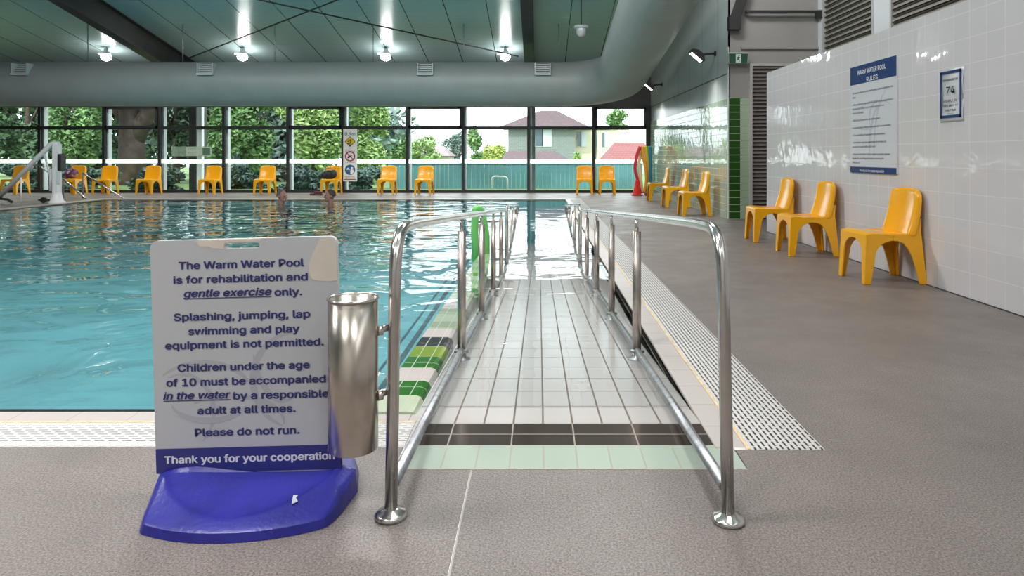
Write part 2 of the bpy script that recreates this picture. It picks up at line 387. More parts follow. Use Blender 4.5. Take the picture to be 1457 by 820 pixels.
# ------------------------------------------------------------------ setting: deck, pool, ramp, walls, ceiling
YW = 20.15; YP0 = 2.92; YP1 = 17.1; XL = -10.8; XR = .652; XWALL = 3.25; WZ = -.015; PF = -1.0
b = MB()
for (x0, x1, y0, y1) in ((-17.5, -.235, -7, 2.377), (-.229, 6.5, -7, 2.377), (-17.5, -.50, 2.377, 2.556), (.717, 1.05, 2.377, 2.53), (1.05, 6.5, 2.377, YW+.2),
                         (-17.5, 1.05, YP1+.30, YW+.2), (-17.5, XL-.28, 2.556, YP1+.30)):
    b.quad([(x0, y0, 0), (x1, y0, 0), (x1, y1, 0), (x0, y1, 0)])
struct(b.build('floor', M['deck'], fixn=False))
b = MB(); b.box(-.235, -.229, -7, 2.377, -.02, -.001); struct(b.build('trim_1', M['cover']), 'pale sealant joint line across the deck in front of the ramp')
b = MB(); b.box(-.47, .72, 2.372, 2.378, -.02, .001); struct(b.build('trim_2', M['cover']))
# pool shell
b = MB()
b.quad([(XL, YP0, PF), (-.715, YP0, PF), (-.715, YP1, PF), (XL, YP1, PF)])
b.quad([(XL, YP0, -.03), (-.715, YP0, -.03), (-.715, YP0, PF), (XL, YP0, PF)])
b.quad([(XL, YP1, PF), (XR, YP1, PF), (XR, YP1, -.01), (XL, YP1, -.01)])
b.quad([(XL, YP0, PF), (XL, YP1, PF), (XL, YP1, -.01), (XL, YP0, -.01)])
b.quad([(-.715, 15.6, PF), (XR, 15.6, PF), (XR, YP1, PF), (-.715, YP1, PF)])
struct(b.build('pool_basin', M['pool'], fixn=False), 'turquoise lining of the indoor pool under the water')
b = MB(); b.box(-1.44, -1.38, YP0+.05, YP1-.1, PF, PF+.004); b.box(-1.56, -1.53, YP0+.05, YP1-.1, PF, PF+.004); struct(b.build('trim_3', M['pool_line']), 'dark twin lines along the pool floor beside the ramp curb')
# ramp
b = MB(); yl = [2.777, 4, 6, 8, 10, 12, 14, 15.6]
for a, c in zip(yl, yl[1:]): b.quad([(-.515, a, ramp_z(a)), (XR, a, ramp_z(a)), (XR, c, ramp_z(c)), (-.515, c, ramp_z(c))])
struct(b.build('ramp_floor', M['ramp'], fixn=False), 'white tiled ramp sloping down into the pool between the two handrails')
b = MB(); b.quad([(-.47, 2.377, 0), (.72, 2.377, 0), (.72, 2.568, 0), (-.47, 2.568, 0)]); struct(b.build('trim_4', M['strip_green'], fixn=False), 'pale green tile strip at the top of the ramp')
b = MB(); b.quad([(-.452, 2.568, 0), (XR, 2.568, 0), (XR, 2.777, 0), (-.452, 2.777, 0)]); struct(b.build('trim_5', M['brown'], fixn=False), 'dark brown tile band across the ramp entry')
# right channel wall with black tile band
b = MB(); b.quad([(XR, 2.56, -.008), (XR, YP1, -.008), (XR, YP1, -.078), (XR, 2.56, -.078)]); struct(b.build('trim_6', M['blacktile'], fixn=False), 'black waterline tiles below the right coping of the ramp')
b = MB(); b.quad([(XR, 2.56, -.078), (XR, YP1, -.078), (XR, YP1, PF), (XR, 2.56, PF)]); struct(b.build('ramp_side', M['ramp'], fixn=False))
# copings
b = MB(); b.box(XR, .765, 2.545, YP1+.02, -.05, .004); b.box(XR, .765, 2.545, YP1+.02, -.12, -.05)
struct(b.build('coping_side', M['coping_side'], bevel=.004), 'white tile coping between the ramp and the side grate')
b = MB(); b.box(XL, -.53, 2.80, YP0-.02, -.06, .004); struct(b.build('coping_front', M['coping'], bevel=.004), 'white tile coping along the near end of the pool')
b = MB(); b.box(XL, -.715, YP0-.02, YP0+.015, -.05, .003)
struct(b.build('trim_7', M['blackedge'], bevel=.006), 'black edge tile along the near end of the pool')
b = MB(); b.box(XL, -.50, 2.785, 2.80, -.05, .003); struct(b.build('trim_8', M['yellowline']))
b = MB(); b.box(.765, .778, 2.53, YP1+.02, -.05, .003); struct(b.build('trim_9', M['yellowline']))
b = MB(); b.box(-.498, -.452, 2.556, 2.87, -.06, .002); b.box(-.529, -.498, 2.802, 2.87, -.06, .0025); struct(b.build('trim_10', M['coping']))
b = MB(); b.box(XL-.28, 1.05, YP1, YP1+.30, -.06, .003); b.box(XL-.28, XL, 2.556, YP1, -.06, .003); struct(b.build('coping_back', M['coping'], bevel=.004), 'white coping along the window end of the pool')
# grates
b = MB(); b.box(.778, 1.05, 2.53, YP1, -.03, .002); tag(b.build('drain_grate', M['grate_r'], bevel=.002), 'white slotted overflow grate running beside the right handrail', 'grate')
b = MB(); b.box(XL, -.50, 2.556, 2.785, -.03, .002); tag(b.build('drain_grate', M['grate_f'], bevel=.002), 'white slotted overflow grate across the near end of the pool', 'grate')
# curb between ramp and pool
b = MB(); rows = ['cp', 'cg', 'cw', 'cg', 'cl', 'ck', 'cw', 'cs', 'cp', 'cs', 'cw', 'cp', 'cs', 'cg', 'cp', 'cs', 'cw', 'cl', 'cp', 'cs']
names = ['cw', 'cg', 'cl', 'ck', 'cp', 'cs']; y = 2.87; k = 0
def curbz(y): return .012-.018*(y-2.9)
while y < 15.4:
    h = .213; mi = names.index(rows[k] if k < len(rows) else random.choice(['cp', 'cs', 'cw', 'cp', 'cs']))
    for (ya, yb, m_) in ((y, y+h-.004, mi), (y+h-.004, y+h, 6)):
        prof = lambda yy: [(-.715, yy, PF), (-.715, yy, curbz(yy)-.01), (-.705, yy, curbz(yy)), (-.55, yy, curbz(yy)), (-.528, yy, curbz(yy)-.008), (-.516, yy, curbz(yy)-.03), (-.515, yy, PF)]
        pa, pb = prof(ya), prof(yb)
        for i in range(6): b.quad([pa[i], pb[i], pb[i+1], pa[i+1]], m_)
    y += h; k += 1
b.quad([(-.715, 2.87, PF), (-.715, 2.87, .012), (-.516, 2.87, .012), (-.515, 2.87, PF)][::-1], 4)
struct(b.build('curb_wall', [M[n] for n in names]+[M['grout']]), 'low curb of white, green, lime and black tiles between ramp and pool')
# water
b = MB(); b.quad([(XL, YP0, WZ), (XR, YP0, WZ), (XR, YP1, WZ), (XL, YP1, WZ)]); struct(b.build('water', M['water'], fixn=False), 'rippled turquoise water of the pool')

# walls
b = MB(); b.box(XWALL, XWALL+.16, -7, 9.83, -.05, 2.264); struct(b.build('wall_right', M['white_tile']), 'glossy white tiled wall along the right side of the deck')
b = MB(); b.box(XWALL-.008, XWALL, -7, 9.83, 0, .006); struct(b.build('baseboard_right', M['dark']))
YC = 11.8
b = MB(); b.box(XWALL, XWALL+.34, YC, YC+.02, 0, 2.08, 1); b.box(XWALL, XWALL+.2, YC+.02, YW+.2, 0, 2.08, 0)
b.bm.faces.ensure_lookup_table()
o = b.build('wall_green', [M['green_wall'], M['dk_green_face'], M['lt_green_face']], fixn=True)
struct(o, 'glossy green tiled wall behind the far row of chairs')
b = MB(); b.box(XWALL+.2, XWALL+.345, YC-.006, YC, 0, 2.08); struct(b.build('trim_11', M['lt_green_face']), 'light green tile strip beside the dark green tiles')
b = MB(); b.box(XWALL-.012, XWALL+.0, YC-.008, YC+.05, 0, 2.95); struct(b.build('trim_12', M['pale_alu']), 'pale corner trim of the green tiled wall')
b = MB(); b.box(XWALL+.02, XWALL+.22, YC+.001, YW+.2, 2.08, 6.2); struct(b.build('wall_panelled', M['panel']), 'grey panelled upper wall with two floodlights')
b = MB(); b.box(XWALL+.02, 4.85, YC, YC+.12, 2.08, 6.2); b.box(3.59, 4.85, YC+.06, YC+.12, 0, 2.1); struct(b.build('wall_recess', M['grey_wall']), 'grey wall above the louvred door')
b = MB(); b.box(4.85, 5.0, -7, YC+.12, 0, 6.5); struct(b.build('wall_side', M['grey_wall']))
b = MB(); b.box(-17.7, 5.0, -7.2, -7, 0, 9.2); struct(b.build('wall_back', mat('back_wall', (.55, .55, .53), .6)))
b = MB(); b.box(-17.7, -17.5, -7, YW+.2, 0, 9.2); struct(b.build('wall_left', mat('left_wall', (.55, .56, .55), .6)))
b = MB(); b.box(-17.5, XWALL+.02, YW, YW+.2, 2.57, 3.8); struct(b.build('wall_far', M['beam']), 'dark bulkhead over the window wall')
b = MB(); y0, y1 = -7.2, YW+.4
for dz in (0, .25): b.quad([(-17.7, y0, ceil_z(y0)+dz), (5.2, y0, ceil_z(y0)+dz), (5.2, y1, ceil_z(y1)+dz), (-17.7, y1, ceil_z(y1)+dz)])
struct(b.build('ceiling', M['ceiling'], fixn=False), 'sloping grey panelled ceiling with painted-in teal pool light and dark joints')
# rafters
for (x, lab) in ((-10.0, 'dark steel roof beam crossing the ceiling at upper left'), (-.26, 'dark steel roof beam running to the bend of the air duct'), (-19.7, None)):
    if x < -17: continue
    b = MB(); ya, yb = -6.9, YW-.02
    for (w_, t0, t1) in ((.13, .58, .60), (.02, .02, .58), (.13, .0, .02)):
        vs = [(x-w_, ya, ceil_z(ya)-t1), (x+w_, ya, ceil_z(ya)-t1), (x+w_, yb, ceil_z(yb)-t1), (x-w_, yb, ceil_z(yb)-t1)]
        vt = [(p[0], p[1], p[2]+t1-t0) for p in vs]
        b.quad(vs); b.quad(vt)
        for i in range(4): b.quad([vs[i], vs[(i+1) % 4], vt[(i+1) % 4], vt[i]])
    tag(b.build('roof_beam', M['beam']), lab, 'beam', 'steel roof beams')
for (p, q, lab) in (((-5.98, 14.77), (-.55, 18.3), 'thin dark bracing rod falling to the right under the ceiling'), ((-4.33, 14.77), (-9.8, 18.75), 'thin dark bracing rod falling to the left under the ceiling')):
    dx, dy = q[0]-p[0], q[1]-p[1]; p = (p[0]-dx*.9, p[1]-dy*.9) if p[0] > -5 else (p[0]-dx*.7, p[1]-dy*.7)
    b = MB(); b.tube([(p[0], p[1], ceil_z(p[1])-.35), (q[0], q[1], ceil_z(q[1])-.35)], .018, 8); tag(b.build('bracing_rod', M['beam']), lab, 'rod', 'ceiling bracing rods')

# window wall
mull = [-62, 57, 148.5, 227.6, 319, 410, 488.5, 579.5, 659, 752, 844.5, 921]
hop = {2, 5, 7, 10}
for i in range(11):
    xa, xb = (mull[i]-CX)/F*YW, (mull[i+1]-CX)/F*YW; n = i+1; m_ = .04
    b = MB(); y0, y1 = YW-.05, YW+.05
    b.box(xa, xa+m_, y0, y1, 0, 2.57); b.box(xb-m_, xb, y0, y1, 0, 2.57)
    b.box(xa+m_, xb-m_, y0, y1, 0, .085); b.box(xa+m_, xb-m_, y0, y1, 1.855, 1.945); b.box(xa+m_, xb-m_, y0, y1, 2.51, 2.57)
    wo = struct(b.build('window_%d' % n, M['dark'])); wo['label'] = 'dark framed window bay'; del wo['label']
    b = MB(); b.box(xa, xa+.09, y1, y1+.16, 0, 2.57); b.build('outer_mullion', M['pale_alu'], wo)
    for (z0, z1) in ((.085, 1.855), (1.945, 2.51)):
        b = MB(); b.box(xa+m_, xb-m_, YW-.004, YW+.004, z0, z1); b.build('glass_pane', M['glass'], wo)
    b = MB(); b.box(xa+m_, xb-m_, YW-.0065, YW-.0045, .865, .975); b.build('white_band', M['film'], wo)
    if i in hop:
        b = MB(); e = .065
        b.box(xa+m_, xb-m_, y0-.02, y0, 1.90, 1.90+e); b.box(xa+m_, xb-m_, y0-.02, y0, 2.51-e, 2.51); b.box(xa+m_, xa+m_+e, y0-.02, y0, 1.9, 2.51); b.box(xb-m_-e, xb-m_, y0-.02, y0, 1.9, 2.51)
        b.build('hopper_sash', M['dark'], wo)
xr = (921-CX)/F*YW
b = MB(); b.box(xr, XWALL+.02, YW-.05, YW+.15, 0, 2.57); struct(b.build('trim_13', M['dark']))

# ------------------------------------------------------------------ air duct
R = .545; zc0 = 2.85; yd = 17.0; xd = 1.93; sl = .14; rb = 1.35
path = []
def axis_pt(t):  # far run then bend then rising run
    return None
xs = -17.2
P = []
n = int((xd-rb-xs)/.035)
for i in range(n): P.append(Vector((xs+(xd-rb-xs)*i/n, yd, zc0)))
for i in range(100):
    a = PI/2*i/100; P.append(Vector((xd-rb+rb*math.sin(a), yd-rb+rb*math.cos(a), zc0+sl*max(0, rb*(1-math.cos(a))))))
y0 = yd-rb; n = int((y0+6.5)/.02)
for i in range(n+1): 
    yy = y0-(y0+6.5)*i/n; P.append(Vector((xd, yy, zc0+sl*(yd-yy))))
s_ = 0; rad = []
for i, p in enumerate(P):
    k_ = min(1, max(0, (yd-p.y)/rb*1.5)); am = .0008+.0030*k_
    rad.append(R+.04*min(1, max(0, (yd-p.y)/rb))+(am if i % 4 == 0 else (0 if i % 4 in (1, 3) else -am)))
duct = empty('air_duct', (xd, yd, zc0), 'large round grey ribbed air duct bending along the window wall', 'duct')
b = MB(); b.tube([p-Vector((xd, yd, zc0)) for p in P], rad, 40); b.build('duct_body', M['duct'], duct)
for px in (28, 292, 605, 772):
    x = X(px, yd-R)
    b = MB(); a = .5
    for k in range(5):
        zz = zc0+.22+.05*k; rr = math.sqrt(max(.01, R*R-(zz-zc0)**2)); b.box(x-.17-xd, x+.17-xd, -rr-.05, -rr+.01, zz-zc0, zz-zc0+.022)
    rr = math.sqrt(R*R-.2*.2); b.box(x-.19-xd, x+.19-xd, -rr-.10, -rr+.03, .16, .2); b.box(x-.19-xd, x-.17-xd, -R-.03, -.36, .2, .45); b.box(x+.17-xd, x+.19-xd, -R-.03, -.36, .2, .45)
    b.build('air_grille', M['pale_alu'], duct)
for px in (125, 260, 391, 531, 660, 795):
    x = X(px, yd); zt = ceil_z(yd)-zc0; b = MB(); b.tube([(x-xd, 0, R-.02), (x-xd, 0, zt)], .012, 6); b.build('hanger_rod', M['galv'], duct)

# ------------------------------------------------------------------ yellow chairs
def arch(c0, c1, h0, h1, n=8):
    return [(c0+(c1-c0)*(1-math.cos(PI/2*i/n)), h0+(h1-h0)*math.sin(PI/2*i/n)) for i in range(n+1)]
def chair_proto():
    root = empty('plastic_chair', (0, 0, 0), '', 'chair')
    y_ = M['yellow']; SW = .225
    # seat: rolled front edge, shallow dish
    b = MB(); nu, nv = 10, 12; prof = [(-.235, .375), (-.245, .405), (-.238, .428), (-.215, .44), (-.17, .443), (-.10, .436), (-.03, .428), (.04, .424), (.11, .424), (.165, .43), (.19, .44)]
    g = []
    for (yy, zz) in prof:
        row = []
        for i in range(nu+1):
            u = -1+2*i/nu; dip = .010*(1-u*u) if yy > -.2 else 0
            edge = .012*max(0, abs(u)-.8)/.2
            row.append(b.bm.verts.new((u*(SW+.004), yy, zz-dip-edge)))
        g.append(row)
    for r0, r1 in zip(g, g[1:]):
        for i in range(nu): b.bm.faces.new((r0[i], r0[i+1], r1[i+1], r1[i])).smooth = True
    o = b.build('seat', y_, root); m = o.modifiers.new('s', 'SOLIDIFY'); m.thickness = .02; m.offset = -1; m = o.modifiers.new('b', 'SUBSURF'); m.levels = m.render_levels = 1; bake(o)
    # backrest shell
    b = MB(); nu, nv = 12, 12; g = []
    for j in range(nv+1):
        t = j/nv; z = .405+t*.39; yc = .155+.075*t+.02*math.sin(PI*t*.9); hw = .218-.012*t
        if t > .86: hw -= .034*((t-.86)/.14)**2.6
        row = []
        for i in range(nu+1):
            u = -1+2*i/nu; row.append(b.bm.verts.new((u*hw, yc-.030*u*u+(.045*max(0, abs(u)-.82)/.18 if False else 0), z-.014*u*u*(t if t > .8 else 0))))
        g.append(row)
    for r0, r1 in zip(g, g[1:]):
        for i in range(nu): b.bm.faces.new((r0[i], r0[i+1], r1[i+1], r1[i])).smooth = True
    # side and top returns turning backwards
    edge = [r[0] for r in g]+g[-1][1:-1]+[r[-1] for r in reversed(g)]
    dup = [b.bm.verts.new(v.co+Vector((v.co.x*.03, .055-.02*((v.co.z-.405)/.39), -.004))) for v in edge]
    for i in range(len(edge)-1): b.bm.faces.new((edge[i], edge[i+1], dup[i+1], dup[i])).smooth = True
    o = b.build('backrest', y_, root); m = o.modifiers.new('s', 'SOLIDIFY'); m.thickness = .016; m.offset = 1; m = o.modifiers.new('b', 'SUBSURF'); m.levels = m.render_levels = 1; bake(o)
    th = .018
    for sx in (-1, 1):
        # front leg: side plate and front plate meeting at the corner
        b = MB()
        side = [(-.243, .425), (-.262, 0), (-.205, 0)]+[(p[0], p[1]) for p in arch(-.165, -.01, .22, .365)]+[(-.01, .425)]
        b.prism(side, 0, th, plane='YZ')
        fr = [(-.0, .42), (-.0, .372)]+list(reversed([(p[0], p[1]) for p in arch(-.155, -.0, .25, .372)]))+[(-.185, 0), (-.235, 0), (-.226, .42)]
        n0 = len(b.bm.verts); b.bm.verts.ensure_lookup_table()
        for v in b.bm.verts: v.co.x = sx*(.205+v.co.x+.012*(1-min(1, v.co.z/.42)))
        b2 = MB(); b2.prism([(p[0]*-sx, p[1]) for p in fr], 0, th, plane='XZ')
        for v in b2.bm.verts: v.co.y += -.243-.018*(1-v.co.z/.42)
        me = bpy.data.meshes.new('t'); b2.bm.to_mesh(me); b2.bm.free(); b.bm.from_mesh(me); bpy.data.meshes.remove(me)
        o = b.build('leg', y_, root, bevel=.006); bake(o)
        # rear leg sweeping backwards and running up into the back
        b = MB()
        side = [(-.01, .425), (-.01, .365)]+list(reversed([(.175-(p[0]-0), p[1]) for p in arch(0, .185, .16, .365)]))
        side = [(-.01, .425), (-.01, .365), (.03, .362), (.075, .345), (.115, .30), (.15, .23), (.18, .13), (.212, 0), (.272, 0), (.25, .14), (.232, .28), (.229, .40), (.238, .50), (.243, .56), (.222, .54), (.195, .48), (.165, .425)]
        b.prism(side, 0, th, plane='YZ')
        for v in b.bm.verts: v.co.x = sx*(.205+v.co.x+.012*(1-min(1, v.co.z/.42))-max(0, v.co.z-.42)*.12)
        b2 = MB(); fr = [(-.0, .42), (-.0, .372)]+list(reversed([(p[0], p[1]) for p in arch(-.155, -.0, .22, .372)]))+[(-.185, 0), (-.235, 0), (-.223, .45)]
        b2.prism([(p[0]*-sx, p[1]) for p in fr], 0, th, plane='XZ')
        for v in b2.bm.verts:
            z = v.co.z; v.co.y += .21+(.044*(1-z/.42) if z < .42 else 0)-.0
        me = bpy.data.meshes.new('t'); b2.bm.to_mesh(me); b2.bm.free(); b.bm.from_mesh(me); bpy.data.meshes.remove(me)
        o = b.build('leg', y_, root, bevel=.006); bake(o)
    return root
proto = chair_proto(); first = True
def place_chair(x, y, rz, label, group):
    global first
    o = proto if first else copy_tree(proto); first = False
    o.location = (x, y, 0); o.rotation_euler = (0, 0, rz); o['label'] = label; o['group'] = group; return o
g1 = 'yellow chairs along the white tiled wall'
place_chair(2.975, 6.0, -PI/2+.03, 'yellow moulded plastic chair nearest the camera, against the white tiled wall', g1)
place_chair(2.945, 7.6, -PI/2-.02, 'middle yellow plastic chair of the three along the white tiled wall', g1)
place_chair(2.94, 8.78, -PI/2-.05, 'yellow plastic chair at the far end of the white tiled wall, beside the louvred door', g1)
g2 = 'yellow chairs along the green tiled wall'
place_chair(2.81, 12.5, -PI/2+.02, 'yellow plastic chair at the near end of the green tiled wall', g2)
place_chair(2.90, 14.65, -PI/2+.04, 'middle yellow plastic chair of the three along the green tiled wall', g2)
place_chair(2.88, 16.6, -PI/2-.03, 'yellow plastic chair along the green tiled wall nearest the pool noodles', g2)
g3 = 'yellow chairs with their backs to the window wall'
for px, rz, lab in ((18, .0, 'yellow plastic chair partly behind the sloping arm of the pool hoist'),
                    (101, 0, 'yellow plastic chair by the windows with a purple patterned bag on it'),
                    (147, 0, 'yellow plastic chair by the windows, first empty one right of the purple bag'),
                    (209, 0, 'yellow plastic chair by the windows, second empty one right of the purple bag'),
                    (297, 0, 'yellow plastic chair by the windows below the pale painted exit sign reflection'),
                    (375, 0, 'empty yellow plastic chair by the windows above the grey-haired swimmer'),
                    (470, 0, 'yellow plastic chair by the windows with a black bag on its seat'),
                    (550, 0, 'yellow plastic chair by the windows, first to the right of the depth sign'),
                    (603, 0, 'yellow plastic chair by the windows, second to the right of the depth sign'),
                    (832, 0, 'left chair of the yellow plastic pair under the view of the grey house'),
                    (864, 0, 'right chair of the yellow plastic pair, nearer the red cone')):
    place_chair(X(px, 19.35), 19.45, rz+random.uniform(-.06, .06), lab, g3)

# ------------------------------------------------------------------ handrails
def handrail(x, y0, label, zp=.778):
    root = empty('handrail', (x, y0, 0), label, 'handrail'); r = .019
    zr = lambda y: 1.0157-RS*y        # axis height of the first top rail at world y
    b = MB(); pts = smoothpath([(0, 0, .0), (0, .07, zp+.075), (0, .38, zr(y0+.38)), (0, 9.15-y0, zr(9.15)), (0, 9.3-y0, zr(9.3)-.06), (0, 9.32-y0, zr(9.3)-.5)], 10, .16)
    b.tube(pts, r, 16); b.build('top_rail', M['steel'], root)
    b = MB(); z2 = lambda y: zr(y)+.066
    b.tube(smoothpath([(0, 9.42-y0, ramp_z(9.42)), (0, 9.42-y0, z2(9.42)), (0, 14.7-y0, z2(14.7)), (0, 14.8-y0, -.8)], 8, .12), r, 12); b.build('top_rail', M['steel'], root)
    b = MB(); lz = lambda y: .089-(y-2.05)*.0632 if y < 3.7 else -.0153-RS*(y-3.7)
    b.tube([(0, .03, lz(y0+.03)), (0, 1.0, lz(y0+1.0)), (0, 3.7-y0, lz(3.7)), (0, 9.2-y0, lz(9.2)), (0, 14.6-y0, lz(14.6))], r, 12); b.build('lower_rail', M['galv'], root)
    b = MB(); b.lathe([(.0, .0), (.048, 0), (.049, .008), (.042, .016), (.030, .019), (.024, .026), (.0, .026)], (0, 0, .0005), 28); b.build('base_flange', M['steel'], root)
    for i in range(8):
        y = 3.94+1.372*i; top = (zr(y) if y < 9.3 else z2(y)); bt = ramp_z(y); yy = y-y0
        p = MB(); p.tube([(0, yy, bt), (0, yy, top-.085)], .0245, 14)
        po = p.build('post', M['steel_brushed'], root)
        p = MB(); p.tube([(0, yy, top-.10), (0, yy, top-.012)], .011, 10); p.build('pin', M['steel'], po)
        p = MB(); p.lathe([(0, 0), (.05, 0), (.05, .006), (.026, .012), (.026, .05), (0, .05)], (0, yy, bt+.001), 18); p.build('post_flange', M['galv'], po)
        p = MB(); p.tube([(-.04, yy-.02, bt+.05), (.04, yy-.02, bt+.05)], .010, 8); p.build('clamp', M['galv'], po)
    return root
hl = handrail(-.443, 2.06, 'stainless handrail on the left of the ramp, with the steel tube holder')
hr = handrail(.559, 2.035, 'stainless handrail on the right of the ramp, beside the white grate')
# tube holder
hx, hy = X(502.5, 2.06), 2.06
th_ = empty('crutch_holder', (hx, hy, 0), 'upright open stainless steel tube fixed to the left handrail pole', 'holder')
b = MB(); b.lathe([(.0, .212), (.069, .205), (.0735, .208), (.0735, .655), (.070, .655), (.070, .225), (.0, .222)], seg=40); b.build('tube', mat('polished_tube', (.56, .50, .44), .24, 1.0, noise=.12, nscale=10), th_)
b = MB(); b.lathe([(.0735+.004*math.cos(a), .655+.004*math.sin(a)) for a in [2*PI*i/10 for i in range(11)]], seg=40); b.build('rim', M['steel'], th_)
for zz in (.556, .362):
    b = MB(); b.tube([(.068, 0, zz), (-.443-hx-.016, .05, zz)], .0115, 12); b.tube([(.072, 0, zz), (.085, .008, zz)], .015, 12); b.build('bracket', M['steel'], th_)

# ------------------------------------------------------------------ notice board
YB = 2.2
rot = math.radians(1.55); ox, oz = X(351, YB), Z(500, YB)
sg = empty('notice_board', (ox, YB, 0), 'grey free-standing pool notice on a scuffed blue plastic base', 'sign')
def loc(px, py):
    dx, dz = X(px, YB)-ox, Z(py, YB)-oz; c, s = math.cos(-rot), math.sin(-rot)
    return (dx*c+dz*s*-1*-1 if False else dx*c - dz*s, dx*s+dz*c)
def frame(o): o.location = (0, 0, oz); o.rotation_euler = (0, -rot, 0)
# rotation about Y by -rot turns the board anticlockwise seen from the camera
def lp(px, py):
    a, c = loc(px, py); return (a, c)
L0 = lp(214, 342); R0 = lp(480.5, 336.5); B0 = lp(226.5, 667); B1 = lp(488, 657)
x0, x1 = (L0[0]+B0[0])/2, (R0[0]+B1[0])/2; zt = (L0[1]+R0[1])/2; zb = (B0[1]+B1[1])/2
sl0 = lp(321, 350); sl1 = lp(371, 350)
b = MB(); b.prism(rrect(x0, x1, zb-.02, zt, .022), -.010, .010, holes=[rrect(sl0[0], sl1[0], sl0[1]-.009, sl0[1]+.009, .008)])
pn = b.build('panel', M['board'], sg); frame(pn)
nv = lp(350, 634)[1]
b = MB(); b.box(x0+.001, x1-.001, -.0116, -.0100, zb-.015, nv); o = b.build('footer_band', M['navy'], sg); frame(o)
# faint swirls
b = MB()
def arcpts(cx_, cz, rx, rz_, a0, a1, n=26): return [(cx_+rx*math.cos(a0+(a1-a0)*i/n), cz+rz_*math.sin(a0+(a1-a0)*i/n)) for i in range(n+1)]
for q_, (px, py, rx, rz_, a0, a1, wd) in enumerate(((290, 560, .16, .10, .2, 3.0, .012), (262, 585, .10, .12, -.9, 2.0, .010), (420, 540, .13, .15, 1.6, 4.4, .014), (330, 600, .17, .085, -.1, 2.3, .010), (405, 480, .10, .20, 3.4, 4.9, .012), (300, 570, .12, .06, 3.3, 6.0, .012))):
    c_ = lp(px, py); pts = [p for p in arcpts(c_[0], c_[1], rx, rz_, a0, a1) if x0+.02 < p[0] < x1-.02 and nv+.012 < p[1] < zt-.02]
    if len(pts) > 2: band(b, pts, [wd*(.4+1.2*math.sin(PI*i/(len(pts)-1))) for i in range(len(pts))], -.0104-.00015*q_, -.0104-.00015*q_)
o = b.build('printed_swirls', M['swirl'], sg); frame(o)
# torn vinyl showing cream plastic
b = MB()
pa = [lp(*p) for p in ((280, 342.5), (374, 339), (372, 343), (321, 345.2), (321, 353.5), (305, 353), (297, 350), (287, 351), (283, 346))]
b.prism(pa, -.0112, -.0100); o = b.build('torn_patch', M['cream'], sg); frame(o); b = MB()
pb = [lp(*p) for p in ((457, 338), (474, 337.5), (479.5, 342), (481.5, 398), (468, 400), (452, 398.5), (445, 396), (442, 389), (441, 376), (446, 362), (452, 350))]
b.prism(pb, -.0112, -.0100)
o = b.build('torn_patch', M['cream'], sg); frame(o)
lines = [("The Warm Water Pool", 257.4, 433.7, 374.8), ("is for rehabilitation and", 250, 439, 395), ("Splashing, jumping, lap", 250.7, 442.6, 447.6), ("swimming and play", 271, 427.5, 468), ("equipment is not permitted.", 238.4, 461.7, 487.6),
         ("Children under the age", 256, 442, 519.6), ("of 10 must be accompanied", 240, 464.5, 540), ("adult at all times.", 284, 422, 580.5), ("Please do not run.", 280.5, 427.5, 611.5)]
b = MB(); HT = .0445
def putline(t, a, c, py, sh=0.0, tilt=0.0224):
    # photo baselines rise to the right with the board's own tilt
    m_ = (a+c)/2; p0 = lp(a, py-(a-m_)*tilt); p1 = lp(c, py-(c-m_)*tilt); z = (p0[1]+p1[1])/2
    add_text(b, t, p0[0], p1[0], z, -.0122, hgt=HT, shear=sh, bold=.03); return p0, p1, z
np_ = mat('navy_print', (.035, .04, .17), .4)
for grp in ((0, 1, 'g'), (2, 3, 4), (5, 6, 'w', 7), (8,)):
    b = MB()
    for l in grp:
        if l in ('g', 'w'):
            t, a, c, py = ("gentle exercise", 264, 388, 415) if l == 'g' else ("in the water", 235.5, 330, 560.5)
            p0, p1, z = putline(t, a, c, py, .22); b.box(p0[0], p1[0], -.0122, -.0118, z-.0185, z-.0160)
            putline(*(("only.", 393, 431, 414) if l == 'g' else ("by a responsible", 335, 469, 559.5)))
        else: putline(*lines[l])
    o = b.build('lettering', np_, sg, fixn=False); frame(o)
b = MB(); putline("Thank you for your cooperation", 237, 477.5, 649); o = b.build('lettering', M['whitetext'], sg, fixn=False); frame(o); o['label'] = 'white lettering on the navy band'
# blue base: moulded foot with a scooped front
b = MB(); cxb, cyb, aB, bB = X(364, 2.17)-ox, -.01, .305, .268; nu, nv_ = 64, 48
def base_v(u):
    q = abs(u/aB); return bB*(1-.30*q**2.2)*(1-max(0, (q-.88)/.12)**2*.35)
def base_h(u, t):
    q = abs(u/aB); h = .026+.070*max(0, 1-abs(t))**.85*(1-.30*q**8)
    e = ((u+.015)/.262)**2+(t/.80)**2
    if t < .02 and e < 1: h -= .020*(1-e)**.45
    return h
top = []; ang = .06; ca, sa = math.cos(ang), math.sin(ang)
for i in range(nu+1):
    u = aB*math.sin(PI/2*(-1+2*i/nu)); row = []
    for j in range(nv_+1):
        t = -1+2*j/nv_; v = t*base_v(u); uu = u-.02*abs(t)*(u/aB); row.append(b.bm.verts.new((cxb+uu*ca-v*sa, cyb+uu*sa+v*ca, base_h(u, t))))
    top.append(row)
for r0, r1 in zip(top, top[1:]):
    for j in range(nv_): b.bm.faces.new((r0[j], r1[j], r1[j+1], r0[j+1])).smooth = True
edge = [r[0] for r in top]+top[-1][1:]+[r[-1] for r in reversed(top[:-1])]+list(reversed(top[0][1:-1]))
low = [b.bm.verts.new((v.co.x+(v.co.x-cxb)*.02, v.co.y+(v.co.y-cyb)*.02, .001)) for v in edge]; ne = len(edge)
for j in range(ne): b.bm.faces.new((edge[j], low[j], low[(j+1) % ne], edge[(j+1) % ne]))
b.bm.faces.new(low)
b.build('base', M['blue'], sg, bevel=.006)
